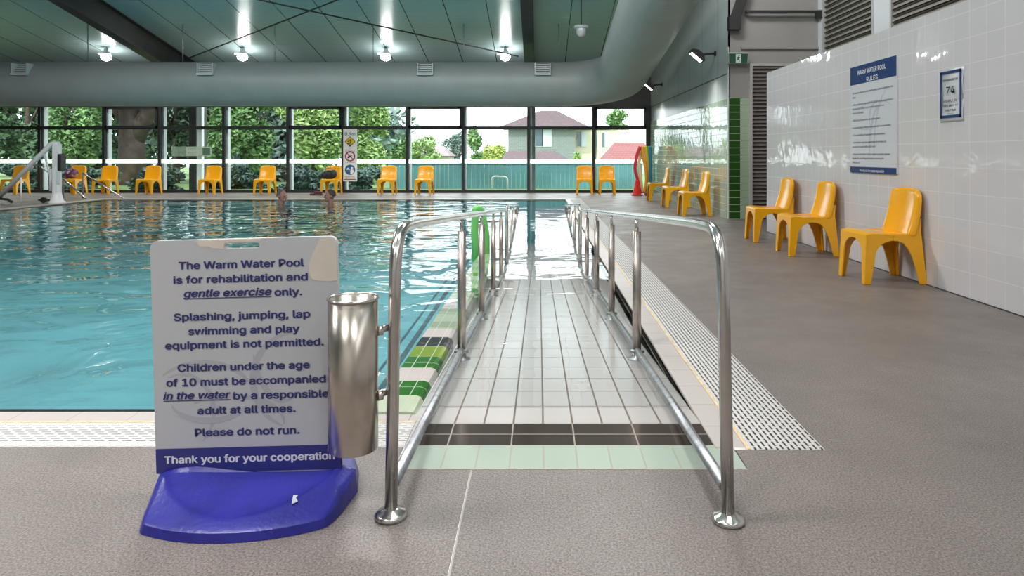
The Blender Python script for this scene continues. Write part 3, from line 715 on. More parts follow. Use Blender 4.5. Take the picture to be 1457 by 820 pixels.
b = MB(); b.prism([(.0, .0), (.018, .005), (.015, .022), (.023, .03), (.010, .034), (.004, .016)], -.001, .001, plane='XY')
o = b.build('sticker', M['signwhite'], sg); o.location = (cxb+.165, cyb-.165, .056); o.rotation_euler = (.28, 0, .5)

# ------------------------------------------------------------------ signs on the white wall
def wall_sign(name, y0, y1, z0, z1, label):
    e = empty(name, (XWALL-.001, (y0+y1)/2, (z0+z1)/2), label, 'sign', rz=-PI/2); return e, (y1-y0)/2, (z1-z0)/2
e, hw, hh = wall_sign('rules_sign', 6.233, 7.157, .908, 1.995, 'tall white pool rules board with a blue header on the white wall')
b = MB(); b.prism(rrect(-hw, hw, -hh, hh, .012), -.014, 0); b.build('panel', M['signwhite'], e)
b = MB(); b.box(-hw+.001, hw-.001, -.0155, -.0142, hh*.655, hh-.002); b.build('header_band', M['signblue'], e)
b = MB(); b.box(-hw+.001, hw-.001, -.0155, -.0142, -hh+.002, -hh*.885); b.build('footer_band', M['signblue'], e)
b = MB(); add_text(b, "WARM WATER POOL", -.30, .27, .470, -.0162, hgt=.085, bold=.015); add_text(b, "RULES", -.105, .115, .388, -.0162, hgt=.085, bold=.015); b.build('lettering', M['whitetext'], e, fixn=False)['label'] = 'white heading'
b = MB(); add_text(b, "Thank you for your cooperation", -.25, .24, -.515, -.0162, hgt=.048, bold=.01); b.build('lettering', M['whitetext'], e, fixn=False)['label'] = 'white footer lettering'
zz = .27; rt_ = []
for t in (["To ensure patrons enjoy the facility, please abide by the", "rules:"], ["• Please shower thoroughly to avoid sun & rehabilitation", "   entering the water. A swimming and exercise", "   class is on today."], ["• Do not run around the swimming pool."], ["• Lap swimming, diving and bombing is not permitted."],
          ["• The availability of equipment may be limited."], ["• All children must be supervised at all times by", "   a parent or responsible adult only."], ["• If you are unwell or have a health condition please", "   speak to a pool lifeguard before entering the", "   water at all."], ["• Please follow staff instructions at all times."]):
    b = MB(); rt_.append(b)
    for l in t:
        add_text(b, l, -hw+.05, None, zz, -.0156, hgt=.034*1.05, bold=.003); zz -= .043
    zz -= .032
xs_ = [v.co.x for b in rt_ for v in b.bm.verts]; kx = (2*hw-.11)/(max(xs_)-min(xs_))
gp = mat('grey_print', (.06, .065, .10), .4); mn = min(xs_)
for b in rt_:
    for v in b.bm.verts: v.co.x = -hw+.05+(v.co.x-mn)*kx
    b.build('rule_paragraph', gp, e, fixn=False)
b = MB()
for q_, (cx_, cz, rx, rz_, a0, a1, wd) in enumerate(((.25, -.30, .30, .45, 1.7, 3.3, .03), (.34, -.36, .30, .62, 1.8, 3.2, .022), (.05, .06, .34, .10, .3, 2.9, .012), (.3, .0, .35, .2, 2.2, 3.5, .02), (-.1, -.02, .3, .09, 3.6, 5.8, .012))):
    pts = [p for p in arcpts(cx_, cz, rx, rz_, a0, a1) if abs(p[0]) < hw-.02 and -.46 < p[1] < .36]
    if len(pts) > 2: band(b, pts, [wd*(.4+math.sin(PI*i/(len(pts)-1))) for i in range(len(pts))], -.0144-.00015*q_, -.0144-.00015*q_)
b.build('printed_swirls', M['swirl_blue'], e)
e, hw, hh = wall_sign('occupancy_notice', 5.277, 5.558, 1.38, 1.752, 'small paper notice with a blue border and a large 74 on the white wall')
b = MB()  # slightly curled laminated sheet
nz = 14; vv = []
for j in range(nz+1):
    z = -hh-.03+(2*hh+.05)*j/nz; yy = -.004-.006*math.sin(j*.75); vv.append([b.bm.verts.new((x, yy, z)) for x in (-hw-.012, hw+.012)])
for r0, r1 in zip(vv, vv[1:]): b.bm.faces.new((r0[0], r0[1], r1[1], r1[0])).smooth = True
o = b.build('sheet', mat('paper', (.66, .69, .72), .25), e); o.modifiers.new('s', 'SOLIDIFY').thickness = .001
b = MB(); fw = .022
for (xa, xb, za, zb_) in ((-hw, hw, hh-fw, hh), (-hw, hw, -hh, -hh+fw), (-hw, -hw+fw, -hh, hh), (hw-fw, hw, -hh, hh)): b.box(xa, xb, -.0145, -.013, za, zb_)
b.build('border', M['signblue'], e)
b = MB()
for t, xa, xb, z, h in (("MAXIMUM OF", -.098, .098, .115, .036), ("74", -.052, .054, .035, .105), ("PEOPLE IN", -.078, .082, -.05, .032), ("THIS AREA AT", -.100, .100, -.088, .032), ("ONE TIME", -.070, .072, -.125, .032), ("08.03.23", -.032, .036, -.152, .014)):
    b = MB(); add_text(b, t, xa, xb, z, -.0150, hgt=h, bold=.02); b.build('lettering', M['blacktext'], e, fixn=False)

# depth sign on the window wall
xa, xb, y_ = X(488.5, 20.07), X(508, 20.07), 20.07
e = empty('depth_sign', ((xa+xb)/2, y_, 0), 'tall grey pool depth sign reading 0.9m on the window wall', 'sign')
hw = (xb-xa)/2; zt = Z(183.5, y_); zb = Z(258, y_); zz = lambda py: Z(py, y_)
b = MB(); b.box(-hw, hw, -.012, 0, zb, zt); b.build('panel', mat('sign_grey', (.80, .84, .84), .4), e)
b = MB(); add_text(b, "0.9m", -.15, .15, zz(190.6), -.0145, hgt=.17, bold=.008)
for py, n in ((213.5, 2), (231.3, 1), (251.5, 3)):
    b.build('lettering', M['blacktext'], e, fixn=False); b = MB()
    for k in range(n): add_text(b, "DEEP WATER TAKE CARE"[:20-2*k] if n == 2 else ("NO DIVING" if n == 1 else "PARENTS WATCH CHILDREN"), -.14, .14, zz(py+k*1.7), -.0145, hgt=.035, bold=.01)
b.build('lettering', M['blacktext'], e, fixn=False)
c = zz(201.5); b = MB(); b.prism([(-.155, c), (0, c-.155), (.155, c), (0, c+.155)], -.014, -.012); b.build('symbol_border', M['blacktext'], e)
b = MB(); b.prism([(-.135, c), (-.05, c-.085), (.05, c-.085), (.135, c), (0, c+.135)], -.016, -.014); b.build('warning_diamond', M['signyellow'], e)
b = MB(); b.ell((.02, -.0165, c+.05), (.02, .002, .02), seg=10); b.prism([(.0, c+.03), (.03, c+.02), (.0, c-.03), (-.09, c-.055), (-.09, c-.075), (.03, c-.06)], -.0172, -.016); b.prism([(-.08, c+.0), (-.02, c+.035), (.0, c+.02), (-.07, c-.015)], -.0172, -.016); b.build('warning_figure', M['blacktext'], e)
c = zz(222.5); b = MB(); b.prism(ring_poly(0, c, .15), -.014, -.012, holes=[ring_poly(0, c, .115)]); s2 = .7071
b.prism([(-.1, c+.115), (-.115, c+.1), (.1, c-.115), (.115, c-.1)], -.016, -.014); b.build('prohibition_ring', M['signred'], e)
b = MB(); b.ell((-.04, -.0135, c+.035), (.02, .002, .02), seg=10); b.prism([(-.06, c+.0), (.05, c+.035), (.06, c+.015), (-.03, c-.05), (-.08, c-.06)], -.0142, -.0122); b.build('diving_figure', M['blacktext'], e)
c = zz(241.7); b = MB(); b.prism(ring_poly(0, c, .15), -.014, -.012); b.build('mandatory_disc', mat('sign_blue_disc', (.01, .12, .28), .35), e)
b = MB(); b.ell((.055, -.0145, c+.05), (.032, .002, .032), seg=12); b.prism([(.01, c-.13), (.01, c-.01), (.04, c+.015), (.10, c+.0), (.12, c-.06), (.07, c-.12)], -.0155, -.014); b.prism([(-.12, c+.0), (-.08, c+.03), (-.09, c+.06), (-.06, c+.05), (-.03, c+.065), (-.04, c+.03), (.0, c+.005), (-.02, c-.01), (-.06, c+.005)], -.0155, -.014); b.build('watching_figure', M['whitetext'], e)
b = MB(); b.box(-hw+.02, hw-.02, -.0135, -.012, zz(256), zz(255)); b.build('red_text_line', M['signred'], e)

# reflection of an exit sign, painted as tinted panels on the window
yy = YW-.01; xa, xb = X(244.5, yy), X(302, yy); e = empty('window_sticker', ((xa+xb)/2, yy, Z(215.5, yy)), 'pale green exit sign reflection painted on the left windows', 'sticker')
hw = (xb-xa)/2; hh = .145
m_, nt, p = new_mat('green_reflection'); p.inputs['Base Color'].default_value = (.42, .60, .48, 1); p.inputs['Alpha'].default_value = .4; p.inputs['Roughness'].default_value = .2
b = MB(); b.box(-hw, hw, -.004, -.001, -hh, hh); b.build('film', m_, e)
b = MB(); b.box(-hw+.42, hw-.02, -.006, -.004, -hh+.015, hh-.015); b.build('white_field', mat('pale_reflection', (.55, .66, .56), .4), e)
b = MB(); b.box(hw-.28, hw-.06, -.008, -.006, -hh+.04, hh-.04); b.build('pictogram', mat('reflection_green', (.10, .22, .14), .4), e)
b = MB(); add_text(b, "EXIT", -hw+.47, -hw+.72, .07, -.0075, hgt=.09); add_text(b, "EXIT", -hw+.47, -hw+.72, -.05, -.0075, hgt=.09); b.build('lettering', mat('reflection_print', (.30, .40, .34), .4), e, fixn=False)

# exit sign on recess wall
e = empty('exit_sign', (X(1052, 11.6), 11.66, Z(81.5, 11.6)), 'green running man exit sign above the green tiled corner', 'sign')
b = MB(); b.box(-.165, .165, 0, .13, -.095, .07); b.box(-.165, .165, -.002, .0, .07, .095); b.build('housing', mat('exit_body', (.42, .45, .43), .4), e)
b = MB(); b.prism([(-.16, .07), (.16, .07), (.15, -.09), (-.155, -.09)], -.006, -.001); b.build('face', M['exitgreen'], e)
b = MB(); b.box(-.045, .045, -.008, -.006, -.085, .06); b.build('pictogram_panel', mat('exit_white', (.62, .7, .66), .4), e)
b = MB(); b.ell((.01, -.0085, .035), (.011, .002, .011), seg=10); b.prism([(-.015, .015), (.012, .02), (.03, .0), (.024, -.006), (.01, .006), (.002, -.02), (.02, -.04), (.018, -.07), (.008, -.07), (.008, -.045), (-.012, -.03), (-.03, -.055), (-.038, -.048), (-.016, -.014), (-.01, .006), (-.028, .0), (-.03, .008)], -.0098, -.008); b.build('running_figure', M['exitgreen'], e)

# ------------------------------------------------------------------ recess: louvred door, high louvres, steel
def louvre(name, root_loc, wd, z0, z1, label, rz, pitch, dark=(.20, .18, .165), radius=0):
    e = empty(name, root_loc, label, 'louvre', rz=rz)
    b = MB(); t = .045
    b.box(-wd/2, -wd/2+t, -.05, .03, z0, z1); b.box(wd/2-t, wd/2, -.05, .03, z0, z1); b.box(-wd/2+t, wd/2-t, -.05, .03, z1-t, z1); b.box(-wd/2+t, wd/2-t, -.05, .03, z0, z0+t)
    b.build('frame', mat(name+'_frame', (.42, .42, .40), .5), e)
    b = MB(); z = z0+t
    while z < z1-t-pitch*.5:
        b.quad([(-wd/2+t, -.042, z), (wd/2-t, -.042, z), (wd/2-t, .01, z+pitch*.72), (-wd/2+t, .01, z+pitch*.72)])
        b.quad([(-wd/2+t, .01, z+pitch*.72), (wd/2-t, .01, z+pitch*.72), (wd/2-t, -.03, z+pitch*.86), (-wd/2+t, -.03, z+pitch*.86)])
        z += pitch
    b.build('louvre_blades', mat(name+'_blades', dark, .5), e)
    b = MB(); b.box(-wd/2+t, wd/2-t, .022, .03, z0+t, z1-t); b.build('backing', M['beam'], e)
    return e
louvre('louvre_door', ((3.595+4.84)/2, YC-.01, 0), 4.84-3.595, .02, 2.66, 'tall brown louvred door behind the end of the white wall', 0, .066)
louvre('louvre_panel', (4.82, 10.72, 0), 1.76, 2.0, 3.95, 'high louvre panel above the white wall, next to the exit sign wall', -PI/2, .085, (.24, .23, .20))
louvre('louvre_panel', (4.82, 8.0, 0), 2.75, 2.0, 3.95, 'high louvre panel above the white wall, nearer one above the rules board', -PI/2, .085, (.24, .23, .20))
b = MB(); b.box(4.78, 4.85, 9.37, 9.84, 2.0, 6.2); struct(b.build('trim_14', M['pale_alu']), 'pale grey pier between the high louvres')
b = MB(); b.box(4.78, 4.85, 11.6, YC, 0, 6.2); struct(b.build('trim_15', M['pale_alu']))
zb = Z(41, 11.6); e = empty('steel_bracket', (X(1047, 11.6), 11.68, zb), 'dark steel beam end above the exit sign', 'beam')
b = MB(); b.box(-.10, .10, -.05, .1, 0, .23); b.build('end_plate', M['beam'], e)
b = MB(); b.prism([(-.06, .23), (.06, .1), (.35, .9), (.45, 1.3), (.3, 1.3)], -.03, .05); b.build('raking_beam', M['beam'], e)
b = MB(); z = Z(17, 11.68); b.box(X(1061, 11.68), X(1168, 11.68), 11.64, 11.72, z-.02, z+.02); b.box(X(1161, 11.68), X(1168, 11.68), 11.62, 11.72, z-.11, z+.02)
tag(b.build('door_track', M['beam']), 'dark horizontal track high on the grey recess wall', 'track')
b = MB(); z = Z(68, 11.75); b.box(X(1055, 11.75), X(1167, 11.75), 11.76, YC, z-.02, z+.02); struct(b.build('trim_16', M['grey_wall']))

# ------------------------------------------------------------------ lamps
def high_bay(x, y, z, label):
    e = empty('ceiling_lamp', (x, y, z), label, 'lamp', 'bright lamps hanging in front of the air duct')
    b = MB(); b.lathe([(0, .18), (.05, .18), (.06, .12), (.10, .07), (.105, .04), (.09, .03), (0, .03)], seg=24); b.build('housing', M['pale_alu'], e)
    b = MB(); b.lathe([(.09, .035), (.125, .01), (.135, -.04), (.115, -.10), (.06, -.135), (0, -.145)], seg=24); b.build('lens', emis('lamp_glow', (1, .97, .92), 45), e)
    b = MB(); b.box(-.22, -.10, -.02, .02, .03, .07); b.build('gear_box', M['pale_alu'], e)
    b = MB(); b.tube([(0, 0, .15), (0, 0, ceil_z(y)-z)], .008, 6); b.build('hanger_rod', M['galv'], e)
    l = lamp('lamp_light', 'SPOT', (0, 0, -.16), (0, 0, 0), 120, (1, .95, .88), spot_size=2.4, spot_blend=.6, shadow_soft_size=.12); l.parent = e
for px, lab in ((151, 'bright hanging lamp left of the roof beam'), (345, 'bright hanging lamp just right of the roof beam'), (549, 'bright hanging lamp above the chairs right of the depth sign'), (719, 'bright hanging lamp beside the right-hand roof beam')):
    yl_ = 18.6; x = X(px, yl_); high_bay(x, yl_, Z(79, yl_), lab)
def wall_flood(y, z, label):
    e = empty('wall_floodlight', (XWALL+.02, y, z), label, 'lamp', 'black floodlights on the panelled wall')
    b = MB(); b.tube([(0, 0, 0), (-.14, 0, -.01), (-.22, 0, -.02)], .022, 10); b.tube([(0, 0, 0), (-.02, 0, 0)], .05, 14); b.build('arm', M['black'], e)
    rt = Matrix.Translation((-.33, 0, -.03)) @ Matrix.Rotation(math.radians(40), 4, 'Y')
    b = MB(); b.prism([(-.16, -.055), (.15, -.055), (.16, -.03), (.07, .055), (-.06, .055), (-.16, .0)], -.13, .13); b.bm.transform(rt); b.build('head', M['black'], e)
    b = MB(); b.box(-.12, .12, -.085, .085, -.060, -.055); b.bm.transform(rt); b.build('lens', emis('flood_glow', (1, .95, .88), 9), e)
    l = lamp('flood_light', 'SPOT', (-.36, 0, -.10), (0, math.radians(20), 0), 160, (1, .96, .9), spot_size=2.4, spot_blend=.9, shadow_soft_size=.1); l.parent = e
wall_flood(12.75, 2.98, 'black wall floodlight nearer the exit sign'); wall_flood(18.3, 2.98, 'black wall floodlight beyond the duct near the window corner')
# white dome sensor hanging from the ceiling
yd_ = 15.4; xd_ = X(827, yd_); zd_ = Z(38, yd_)
e = empty('dome_camera', (xd_, yd_, zd_), 'white dome camera hanging from a thin rod beside the air duct', 'camera')
b = MB(); b.lathe([(0, .04), (.05, .04), (.16, .02), (.165, -.03), (.12, -.04), (0, -.04)], seg=26); b.build('cap', M['white'], e)
b = MB(); b.lathe([(.11, -.04), (.115, -.10), (.10, -.17), (.06, -.215), (0, -.23)], seg=26); b.build('dome', mat('opal_dome', (.66, .68, .67), .15), e)
b = MB(); b.tube([(0, 0, .03), (0, 0, ceil_z(yd_)-zd_)], .012, 8); b.build('hanger_rod', M['black'], e)

# ------------------------------------------------------------------ pool hoist, step rails
YH = 15.75; xh = X(81, YH); sc = YH/F
e = empty('pool_hoist', (xh, YH, 0), 'white pool hoist with a long sloping arm on the left pool edge', 'hoist')
b = MB(); b.lathe([(0, 0), (.17, 0), (.17, .03), (.13, .06), (.11, .16), (.085, .24), (0, .24)], seg=20); b.build('pedestal', M['white'], e)
b = MB(); b.box(-.07, .07, -.07, .07, .2, 1.36); b.build('mast', M['white'], e, bevel=.015)
def H(px, py): return ((px-81)*sc, 0, Z(py, YH))
b = MB(); a_, c_ = Vector(H(84, 205)), Vector(H(-8, 287)); mid = Vector(H(74, 204)); b.tube(smoothpath([a_, mid, c_], 6, .12), .055, 12); b.build('boom', M['white'], e)
b = MB(); b.tube([H(63, 219), H(70, 245), H(74, 262)], .022, 8); b.tube([H(72, 240), H(72, 272)], .03, 8); b.build('actuator', M['pale_alu'], e)
b = MB(); b.tube([H(40, 234), H(56, 236), H(68, 245)], .014, 8); b.build('spreader_bar', M['galv'], e)
b = MB(); b.box(.07, .15, -.10, .10, Z(243, YH), Z(219, YH)); b.build('battery_pack', M['black'], e, bevel=.02)
b = MB(); b.box(.03, .10, -.08, -.04, Z(262, YH), Z(244, YH)); b.build('control_box', M['pale_alu'], e, bevel=.01)
b = MB(); b.tube([H(30, 250), (H(30, 289)[0], 0, .0)], .02, 10); b.build('support_leg', M['white'], e)
b = MB(); b.tube([(-.30, -.03, .07), (-.30, .03, .07)], .065, 18); b.tube([(-.42, 0, .07), (-.15, 0, .07)], .02, 8); b.build('wheel', M['black'], e)
b = MB(); b.tube([(-.95, -.1, .03), (-1.05, -.1, .09), (-1.25, -.1, .11), (-1.6, -.1, .06)], .03, 10); b.build('footrest', M['black'], e)
for (p0, p1, lab) in (((117, 246), (176, 284), 'slanting steel step rail at the far pool edge, right of the hoist, longer one'), ((89, 254), (122, 280), 'slanting steel step rail beside the hoist mast, shorter one')):
    ya = 17.5; A = Vector((X(p0[0], ya), ya, Z(p0[1], ya))); B = Vector((X(p1[0], 17.2), 17.2, .02))
    b = MB(); b.tube(smoothpath([(A.x-.02, ya+.05, 0), (A.x-.02, ya+.05, A.z), A+(B-A)*.02, B], 6, .06), .022, 10); tag(b.build('step_rail', M['steel']), lab, 'rail', 'step rails at the far left of the pool')

# ------------------------------------------------------------------ bags, towel, cone, noodles
x = X(101, 19.35); b = MB(); b.ell((-.02, 0, .15), (.19, .12, .13)); b.ell((.08, -.02, .17), (.11, .10, .12)); b.ell((-.12, .0, .12), (.10, .10, .10)); b.tube([(-.1, -.06, .24), (-.04, -.08, .33), (.06, -.08, .33), (.1, -.06, .24)], .012, 8)
def bag_mat():
    m, nt, p = new_mat('purple_print'); v = nt.nodes.new('ShaderNodeTexVoronoi'); v.inputs['Scale'].default_value = 14; tc = nt.nodes.new('ShaderNodeTexCoord'); nt.links.new(tc.outputs['Object'], v.inputs['Vector'])
    r = nt.nodes.new('ShaderNodeValToRGB'); r.color_ramp.interpolation = 'CONSTANT'
    for pos, c in ((.0, (.10, .03, .12)), (.35, (.28, .08, .14)), (.6, (.6, .5, .55)), (.78, (.05, .03, .09))):
        if pos == 0: r.color_ramp.elements[0].color = c4(c)
        else:
            q = r.color_ramp.elements.new(pos); q.color = c4(c)
    nt.links.new(v.outputs['Color'], r.inputs[0]); nt.links.new(r.outputs[0], p.inputs['Base Color']); return m
o = tag(b.build('shoulder_bag', bag_mat(), loc=(x, 19.38, .425)), 'purple and white patterned bag resting on a yellow chair', 'bag')
x = X(468, 19.35); b = MB(); b.ell((0, 0, .13), (.22, .11, .13)); b.ell((.12, -.02, .15), (.11, .10, .12)); b.ell((-.13, -.02, .12), (.10, .10, .10)); o = tag(b.build('sports_bag', mat('black_nylon', (.02, .02, .024), .5, noise=.4, nscale=18), loc=(x, 19.38, .425)), 'slouchy black bag resting on a yellow chair near the depth sign', 'bag')
b = MB(); b.tube([(-.12, -.05, .2), (-.06, -.1, .31), (.08, -.1, .31), (.14, -.05, .2)], .011, 8); b.build('handles', mat('grey_strap', (.25, .25, .25), .6), o)
x = X(450, 18.95); b = MB(); b.box(-.16, .16, -.09, .09, 0, .05); b.box(-.05, .16, -.08, .08, .05, .10); tag(b.build('folded_towel', mat('maroon_towel', (.13, .04, .05), .9, noise=.3, nscale=20), bevel=.02, loc=(x, 18.95, 0)), 'small dark red folded towel on the deck beside the chair with the black bag', 'towel')
yc_ = 18.85; e = empty('traffic_cone', (X(906, yc_), yc_, 0), 'small red traffic cone in front of the pool noodles', 'cone')
b = MB(); b.box(-.15, .15, -.15, .15, 0, .03); b.build('base', mat('cone_base', (.40, .015, .01), .4), e, bevel=.01)
b = MB(); b.lathe([(.125, .03), (.11, .06), (.03, .44), (.022, .45), (0, .45)], seg=24); b.build('cone_body', M['red'], e)
yn = 19.25
def noodle(name, pts, col, label, r=.045):
    b = MB(); P_ = [Vector(p) for p in pts]; Q = []
    for i in range(25):   # catmull-rom through the points
        t = i/24*(len(P_)-1); k = min(int(t), len(P_)-2); f = t-k; p0, p1, p2, p3 = P_[max(k-1, 0)], P_[k], P_[k+1], P_[min(k+2, len(P_)-1)]
        Q.append(.5*((2*p1)+(p2-p0)*f+(2*p0-5*p1+4*p2-p3)*f*f+(3*p1-p0-3*p2+p3)*f**3))
    b.tube(Q, r, 16); return tag(b.build(name, mat('foam_'+label.split()[0], col, .6)), label, 'pool noodle', 'foam pool noodles in the corner')
zt = Z(208.5, yn)
def NP(px, py, dy=0): return (X(px, yn+dy), yn+dy, max(.03, Z(py, yn+dy)))
noodle('pool_noodle', [NP(911, 276), NP(907, 255), NP(903.5, 240), NP(906, 222), NP(911, 208.5)], (.62, .03, .05), 'red bowed pool noodle leaning in the window corner')
noodle('pool_noodle', [NP(914, 276, .12), NP(911, 250, .12), NP(909, 235, .12), NP(911, 222, .12), NP(914, 210, .12)], (.80, .72, .42), 'cream pool noodle behind the red one in the corner')
noodle('pool_noodle', [NP(917, 276), NP(920, 255), NP(918, 235), NP(914.5, 222), NP(914, 208.5)], (.70, .32, .02), 'orange-yellow bowed pool noodle in the corner')
noodle('pool_noodle', [NP(919, 276, .14), NP(922, 250, .14), NP(920.5, 230, .14), NP(918, 208, .14)], (.75, .50, .03), 'golden yellow pool noodle standing behind the orange one')
noodle('pool_noodle', [NP(923.5, 276, .25), NP(923.5, 240, .25), NP(921.5, 208, .25)], (.10, .42, .10), 'green pool noodle standing between yellow and blue ones')
noodle('pool_noodle', [NP(925.5, 277, -.1), NP(925.5, 240, -.1), NP(925.5, 208, -.1)], (.01, .16, .27), 'blue pool noodle standing against the green tiled wall')
b = MB(); b.box(-.10, .10, -.10, .10, 0, .09); tag(b.build('kick_float', mat('dark_red_foam', (.28, .03, .03), .6), bevel=.02, loc=(X(923, 18.7), 18.7, 0)), 'small dark red foam float at the foot of the blue noodle', 'float')
# green bent noodle on the ramp curb
b = MB(); yg = 8.1
pts = smoothpath([(X(677, yg), yg, -.16), (X(675, yg), yg, .2), (X(677, yg), yg, .475), (X(685, yg), yg+.05, .44), (X(691, yg), yg+.1, .12), (X(691, yg), yg+.12, -.16)], 8, .06)
tag(b.tube(pts, .042, 16).build('pool_noodle', mat('foam_lime', (.16, .55, .14), .5)), 'bright green noodle bent double beside the left handrail', 'pool noodle')

# ------------------------------------------------------------------ swimmers
def person(x, y, face, label, haircol, reflcol, bald):
    """crouching in shoulder-deep water; local +X is the way the face looks; chin near the water line"""
    e = empty('person', (x, y, 0), label, 'person', rz=face)
    b = MB(); sk = mat('skin', (.27, .135, .10), .5)
    b.ell((0, 0, .165), (.098, .078, .115)); b.ell((.03, 0, .10), (.075, .062, .085)); b.ell((.075, 0, .06), (.035, .04, .035))        # skull, jaw, chin
    b.ell((.105, 0, .135), (.022, .016, .03)); b.ell((.118, 0, .118), (.016, .018, .014)); b.ell((.09, 0, .165), (.022, .055, .014))     # nose bridge, tip, brow
    b.ell((.095, 0, .083), (.016, .028, .009)); b.ell((.093, 0, .072), (.016, .025, .008))
    for s in (-1, 1):
        b.ell((-.008, s*.08, .14), (.024, .012, .036)); b.ell((.072, s*.034, .125), (.03, .024, .03))
    b.tube([(0, 0, .10), (-.02, 0, -.04), (-.03, 0, -.14)], [.058, .058, .075], 14)
    b.ell((-.03, 0, -.19), (.10, .19, .09)); b.ell((-.02, 0, -.28), (.115, .165, .17)); b.ell((-.03, 0, -.46), (.105, .15, .15)); b.ell((-.03, 0, -.58), (.12, .165, .12))
    for s in (-1, 1):
        sh, el, wr = Vector((-.03, s*.20, -.18)), Vector((.08, s*.33, -.36)), Vector((.30, s*.30, -.30))
        b.cap(sh, el, .055, .042); b.cap(el, wr, .04, .027)
        b.ell((.345, s*.30, -.295), (.05, .040, .016))
        for k in range(4):
            p = Vector((.385, s*(.268+.021*k), -.296)); L_ = (.05, .065, .072, .06)[k]; b.cap(p, p+Vector((L_*.55, 0, -.004)), .0095, .009, 8); b.cap(p+Vector((L_*.55, 0, -.004)), p+Vector((L_, 0, -.018)), .009, .008, 8)
        b.cap((.32, s*.268, -.295), (.365, s*.232, -.302), .011, .009, 8)
        hp, kn, an = Vector((-.03, s*.09, -.62)), Vector((.30, s*.15, -.60)), Vector((.10, s*.14, -.92))
        b.cap(hp, kn, .085, .055); b.cap(kn, an, .055, .036); b.cap(an, an+Vector((.13, 0, -.04)), .036, .026); b.ell(an+Vector((-.02, 0, -.03)), .036)
    o = b.build('body', sk, e); m = o.modifiers.new('r', 'REMESH'); m.mode = 'VOXEL'; m.voxel_size = .0075; m.use_smooth_shade = True; m = o.modifiers.new('s', 'SMOOTH'); m.iterations = 3; m.factor = .5; bake(o)
    b = MB(); n = 20; g = []
    for i in range(11):
        ph = i/10*1.75; row = []
        for k in range(n):
            a = 2*PI*k/n; r = 1.07; dx, dy, dz = math.sin(ph)*math.cos(a), math.sin(ph)*math.sin(a), math.cos(ph)
            lim = 1.0
            if math.cos(a) > .1: lim = max(.40, 1-.70*(math.cos(a)-.1))*(.85 if bald else 1)
            ph2 = ph*lim; dx, dy, dz = math.sin(ph2)*math.cos(a), math.sin(ph2)*math.sin(a), math.cos(ph2)
            row.append(b.bm.verts.new((.098*1.12*dx-.010, .078*1.14*dy, .165+.115*1.10*dz)))
        g.append(row)
    for r0, r1 in zip(g, g[1:]):
        for k in range(n): b.bm.faces.new((r0[k], r0[(k+1) % n], r1[(k+1) % n], r1[k])).smooth = True
    bmesh.ops.remove_doubles(b.bm, verts=b.bm.verts, dist=1e-4)
    b.build('hair', mat('hair', haircol, .7, noise=.3, nscale=40), e)
    b = MB(); b.ell((-.03, 0, -.19), (.112, .202, .10)); b.ell((-.02, 0, -.30), (.127, .177, .18)); b.ell((-.03, 0, -.47), (.117, .162, .15)); b.ell((-.03, 0, -.58), (.130, .175, .13)); b.tube([(-.024, 0, -.075), (-.028, 0, -.13)], [.070, .095], 14)
    for s in (-1, 1): b.cap((-.03, s*.20, -.18), (.08, s*.33, -.36), .066, .053); b.cap((.08, s*.33, -.36), (.27, s*.303, -.308), .053, .040)
    o = b.build('reflection_vest', mat('dark_reflection_fabric', reflcol, .6), e); m = o.modifiers.new('r', 'REMESH'); m.mode = 'VOXEL'; m.voxel_size = .012; m.use_smooth_shade = True; bake(o)  # added vest; its dark colour stands in for reflections below the heads
    e.scale = (1.1, 1.1, 1.1)
    for s in (-1, 1):
        b = MB(); b.ell((.088, s*.033, .145), (.012, .014, .009), seg=10); b.build('eye', M['black'], e)
yp_ = 15.75
person(X(401, yp_), yp_, -.35, 'grey-haired swimmer with head above the water, facing right', (.085, .082, .08), (.02, .05, .07), True)
person(X(468, yp_), yp_+.1, PI+.45, 'dark-haired swimmer with head above the water, facing left', (.03, .022, .02), (.02, .04, .05), False)

# ------------------------------------------------------------------ outside: lawn, fence, trees, houses
b = MB(); b.quad([(-80, YW+.25, -.06), (60, YW+.25, -.06), (60, 160, -1.5), (-80, 160, -1.5)]); struct(b.build('ground', M['lawn'], fixn=False))
yf = 25.0
def fence(x0, x1, z1, m, label):
    e = empty('garden_fence', ((x0+x1)/2, yf, -.3), label, 'fence'); n = max(1, int((x1-x0)/2.4)); wd = (x1-x0)/n
    b = MB(); zz = z1+.3; k = int((x1-x0)/.16)
    for i in range(k):
        xx = x0+(x1-x0)*i/k-(x0+x1)/2; b.box(xx+.004, xx+(x1-x0)/k-.004, -.012+(.012 if i % 2 else 0), .012, 0, zz)
    b.build('boards', m, e)
    for i in range(n+1):
        b = MB(); xx = x0+wd*i-(x0+x1)/2; b.box(xx-.05, xx+.05, .02, .12, 0, zz+.02); b.build('post', m, e)
    b = MB(); b.box(-(x1-x0)/2, (x1-x0)/2, -.03, .04, zz, zz+.04); b.build('capping_rail', m, e)
fence(X(556, yf), X(912, yf), Z(234, yf), M['teal_fence'], 'teal boarded fence outside the right windows')
